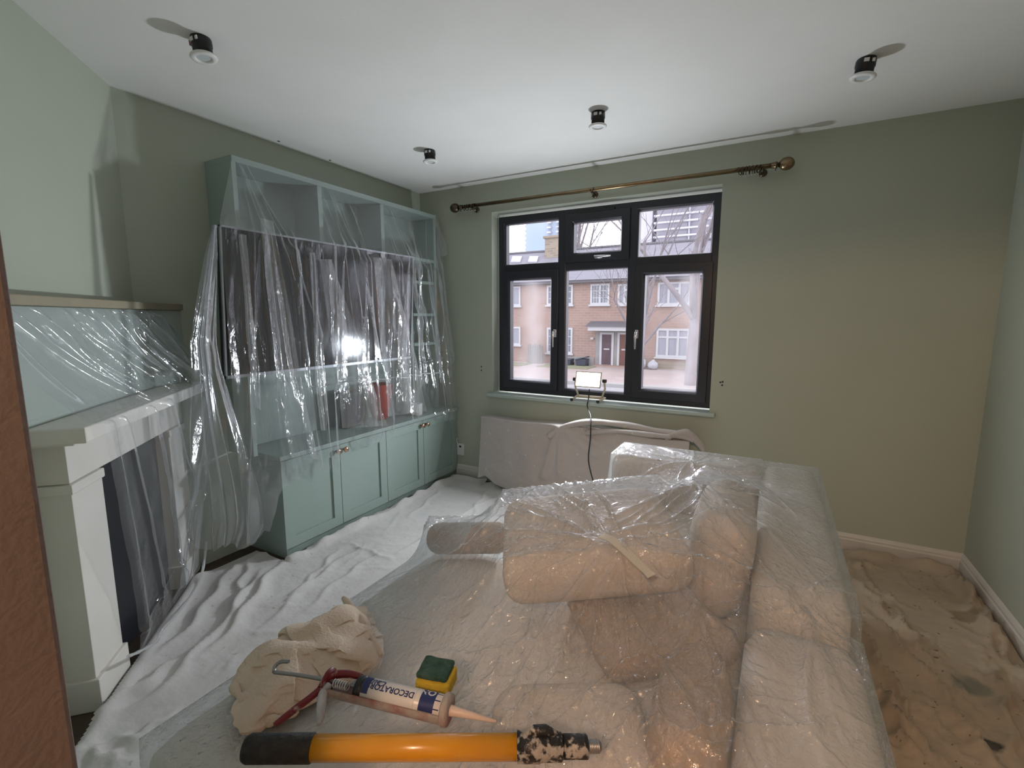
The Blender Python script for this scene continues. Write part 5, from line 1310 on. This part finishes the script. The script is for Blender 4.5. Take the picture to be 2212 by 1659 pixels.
gtube('rod_hook', [(592,1452,0.012),(594,1440,0.016),(606,1430,0.022),(624,1429,0.026)], [0.0042,0.004], 'steel')
c0, c1_ = gp(722,1476,0.012), gp(752,1484,0.012)
dirv = (c1_-c0); Lh = dirv.length; dirv.normalize(); a1 = dirv.orthogonal().normalized(); a2 = dirv.cross(a1)
mb = MB(); mb.tube([c0+dirv*(Lh*t/(2*math.pi*6))+a1*0.0075*math.cos(t)+a2*0.0075*math.sin(t) for t in np.linspace(0, 2*math.pi*6, 90)], 0.0014, 5); mb.build('return_spring', M['guntrig'], gun)
ct = empty('sealant_cartridge', (0,0,0), 'white and navy decorators caulk cartridge held in the caulking gun', 'cartridge'); ct.matrix_world = GM
mb = MB(); mb.lathe([(0.0,0.012),(CR,0.010),(CR,CL-0.001),(CR-0.003,CL+0.0005),(0.0,CL+0.001)], RX, 40); mb.build('tube', M['tubew'], ct)
mb = MB(); mb.lathe([(CR-0.004,0.001),(CR+0.0006,0.0),(CR+0.0006,0.017),(CR-0.004,0.0175)], RX, 40); mb.build('end_cap', M['black'], ct)
def patch(name, x0, x1, a0, a1, m, r=CR+0.0003):
    t = np.radians(np.linspace(a0, a1, 10))
    A = np.array([[(x, r*math.cos(q), r*math.sin(q)) for q in t] for x in (x0, x1)]); mb = MB(); mb.grid(A); return mb.build(name, M[m], ct)
patch('print_band', 0.0175, 0.033, 60, 150, 'navy'); patch('print_band', CL-0.014, CL-0.002, 0, 330, 'navy')
patch('print_panel', CL-0.046, CL-0.014, 60, 165, 'navy', CR+0.0004)
patch('fine_line', CL-0.058, CL-0.0575, 60, 190, 'greyprint')
for k, (x0, x1) in enumerate([(0.022,0.040),(0.043,0.060),(0.062,0.0635),(0.088,0.106),(0.110,0.126)]): patch('fine_print', x0, x1, 172, 196, 'greyprint')
for k in range(9): patch('barcode_bar', 0.128+k*0.0026, 0.1292+k*0.0026+0.0006*(k % 3), 172, 200, 'greyprint')
patch('fine_print', 0.155, min(0.178, CL-0.018), 172, 200, 'greyprint')
def wrap_text(txt, size, x_start, ang_mid, m, r=CR+0.0006, italic=0.0, name='lettering'):
    cu = bpy.data.curves.new('lettering', 'FONT'); cu.body = txt; cu.size = size; cu.shear = italic; cu.resolution_u = 3; cu.offset = 0.0004
    o = bpy.data.objects.new('lettering_src', cu); COL.objects.link(o)
    dg = bpy.context.evaluated_depsgraph_get(); me = bpy.data.meshes.new_from_object(o.evaluated_get(dg))
    bpy.data.objects.remove(o)
    ys = [v_.co.y for v_ in me.vertices]; yc = (min(ys)+max(ys))/2
    for v_ in me.vertices:
        a = math.radians(ang_mid)+(v_.co.y-yc)/r          # letters stand with their tops towards the camera side
        v_.co = Vector((x_start-v_.co.x, r*math.cos(a), r*math.sin(a)))
    me.name = name; me.materials.append(M[m]); o2 = bpy.data.objects.new(name, me); COL.objects.link(o2); o2.parent = ct
    return o2
wrap_text('DECORATORS', 0.0165, CL-0.060, 112, 'navy'); wrap_text('Caulk', 0.019, 0.068, 92, 'navy', italic=0.35)
wrap_text('ON', 0.022, CL-0.017, 78, 'tubew', CR+0.0008)
mb = MB(); mb.lathe([(0.0,CL+0.0012),(0.010,CL+0.0012),(0.010,CL+0.022),(0.0090,CL+0.026),(0.0028,CL+0.112),(0.0,CL+0.112)], RX, 20); mb.build('nozzle', M['ivory'], ct)

# ---------------------------------------------------------------- sponge scourer
sp_ = [hit(930,1478), hit(960,1490), hit(940,1465)]; sz = max(p[2] for p in sp_)+0.003
sc2 = onz(943,1466,sz+0.02)
M['spy'] = mat('yellow_sponge', (0.52,0.36,0.03), 0.95, bump=0.6, bscale=160)
M['spg'] = mat('green_scourer', (0.012,0.055,0.04), 0.95, col2=(0.05,0.10,0.085), nscale=40, bump=0.7, bscale=110)
sg = empty('sponge', (sc2[0], sc2[1], sz), 'yellow sponge with a dark green scouring pad beside the cartridge', 'sponge', rz=math.radians(16))
mb = MB(); pillow(mb, (0,0,0.017), (0.038,0.032,0.017), r=0.006, n=10); mb.build('foam', M['spy'], sg, weld=True)
mb = MB(); pillow(mb, (-0.003,0.004,0.040), (0.035,0.030,0.0065), r=0.005, n=12)
mb.v = [(x, y, z+0.0025*mnoise.noise(Vector((x*60,y*60,1.0)))+0.006*max(0,-x*12)*max(0,y*20)) for x, y, z in mb.v]
mb.build('scouring_pad', M['spg'], sg, weld=True)

# ---------------------------------------------------------------- extension pole
PR = 0.0200
fz = max(film_z(*onz(x,1640,0.52)[:2]) for x in range(560,1290,30))
pzc = fz+PR+0.001
e0, e1 = np.array(onz(531,1617,pzc)), np.array(onz(1299,1612,pzc))
px_ = Vector(e1-e0); PLn = px_.length; px_.normalize(); py_ = Vector((0,0,1)).cross(px_)
PM = Matrix.Translation(Vector(e0)) @ Matrix(((px_.x,py_.x,0,0),(px_.y,py_.y,0,0),(0,0,1,0),(0,0,0,1))) @ RX
def at(px): return (Vector(onz(px,1614,pzc))-Vector(e0)).dot(px_)
M['yellow'] = mat('yellow_pole_paint', (0.60,0.28,0.015), 0.25, col2=(0.56,0.25,0.015), nscale=20, coat=0.3)
M['grip'] = mat('black_foam_grip', (0.012,0.012,0.013), 0.75, col2=(0.03,0.03,0.03), nscale=50, bump=0.3, bscale=120)
M['crust'] = mat('paint_crusted_collar', (0.014,0.014,0.015), 0.45, col2=(0.34,0.32,0.30), nscale=75, ndet=6, nmin=0.48, nmax=0.56, bump=0.4, bscale=90)
pole = empty('extension_pole', (0,0,0), 'yellow extension pole with black grip and paint-crusted threaded head', 'pole'); pole.matrix_world = PM
mb = MB(); mb.lathe([(0.0,0.0),(PR*0.95,0.0),(PR*1.10,0.006),(PR*1.10,at(678)-0.002),(PR*1.02,at(678)),(0.0,at(678))], None, 32); mb.build('grip', M['grip'], pole)
mb = MB(); mb.lathe([(0.0,at(678)+0.0003),(PR,at(678)+0.0003),(PR,at(1116)),(0.0,at(1116))], None, 32); mb.build('shaft', M['yellow'], pole)
a_, b2, c_ = at(1117), at(1165), at(1217)
mb = MB(); mb.lathe([(0.0,a_),(PR*1.17,a_),(PR*1.17,b2),(PR*1.10,b2+0.002),(PR*1.08,c_-0.004),(PR*0.86,c_),(0.0,c_)], None, 32); mb.build('collar', M['crust'], pole)
mb = MB(); A = []
mb.tube([Vector((-PR*0.9, 0.004, a_+0.014)), Vector((-PR*1.35,0.004,a_+0.03)), Vector((-PR*1.38,0.004,c_-0.03)), Vector((-PR*0.95,0.004,c_-0.010))], [0.006,0.009,0.009,0.005], 10); mb.build('lock_lever', M['crust'], pole)
mb = MB(); mb.lathe([(0.0,c_+0.0003),(PR*0.92,c_+0.0003),(PR*0.92,at(1268)),(PR*0.82,at(1270)),(0.0,at(1270))], None, 28); mb.build('neck', M['crust'], pole)
thr = [(0.0,at(1270)+0.0003)]; x = at(1270)+0.0003; k = 0
while x < PLn-0.004: thr += [(0.0095,x),(0.0108,x+0.0012),(0.0095,x+0.0024)]; x += 0.0028
thr += [(0.006,PLn),(0.0,PLn)]
mb = MB(); mb.lathe(thr, None, 20); mb.build('threaded_tip', M['steel'], pole)
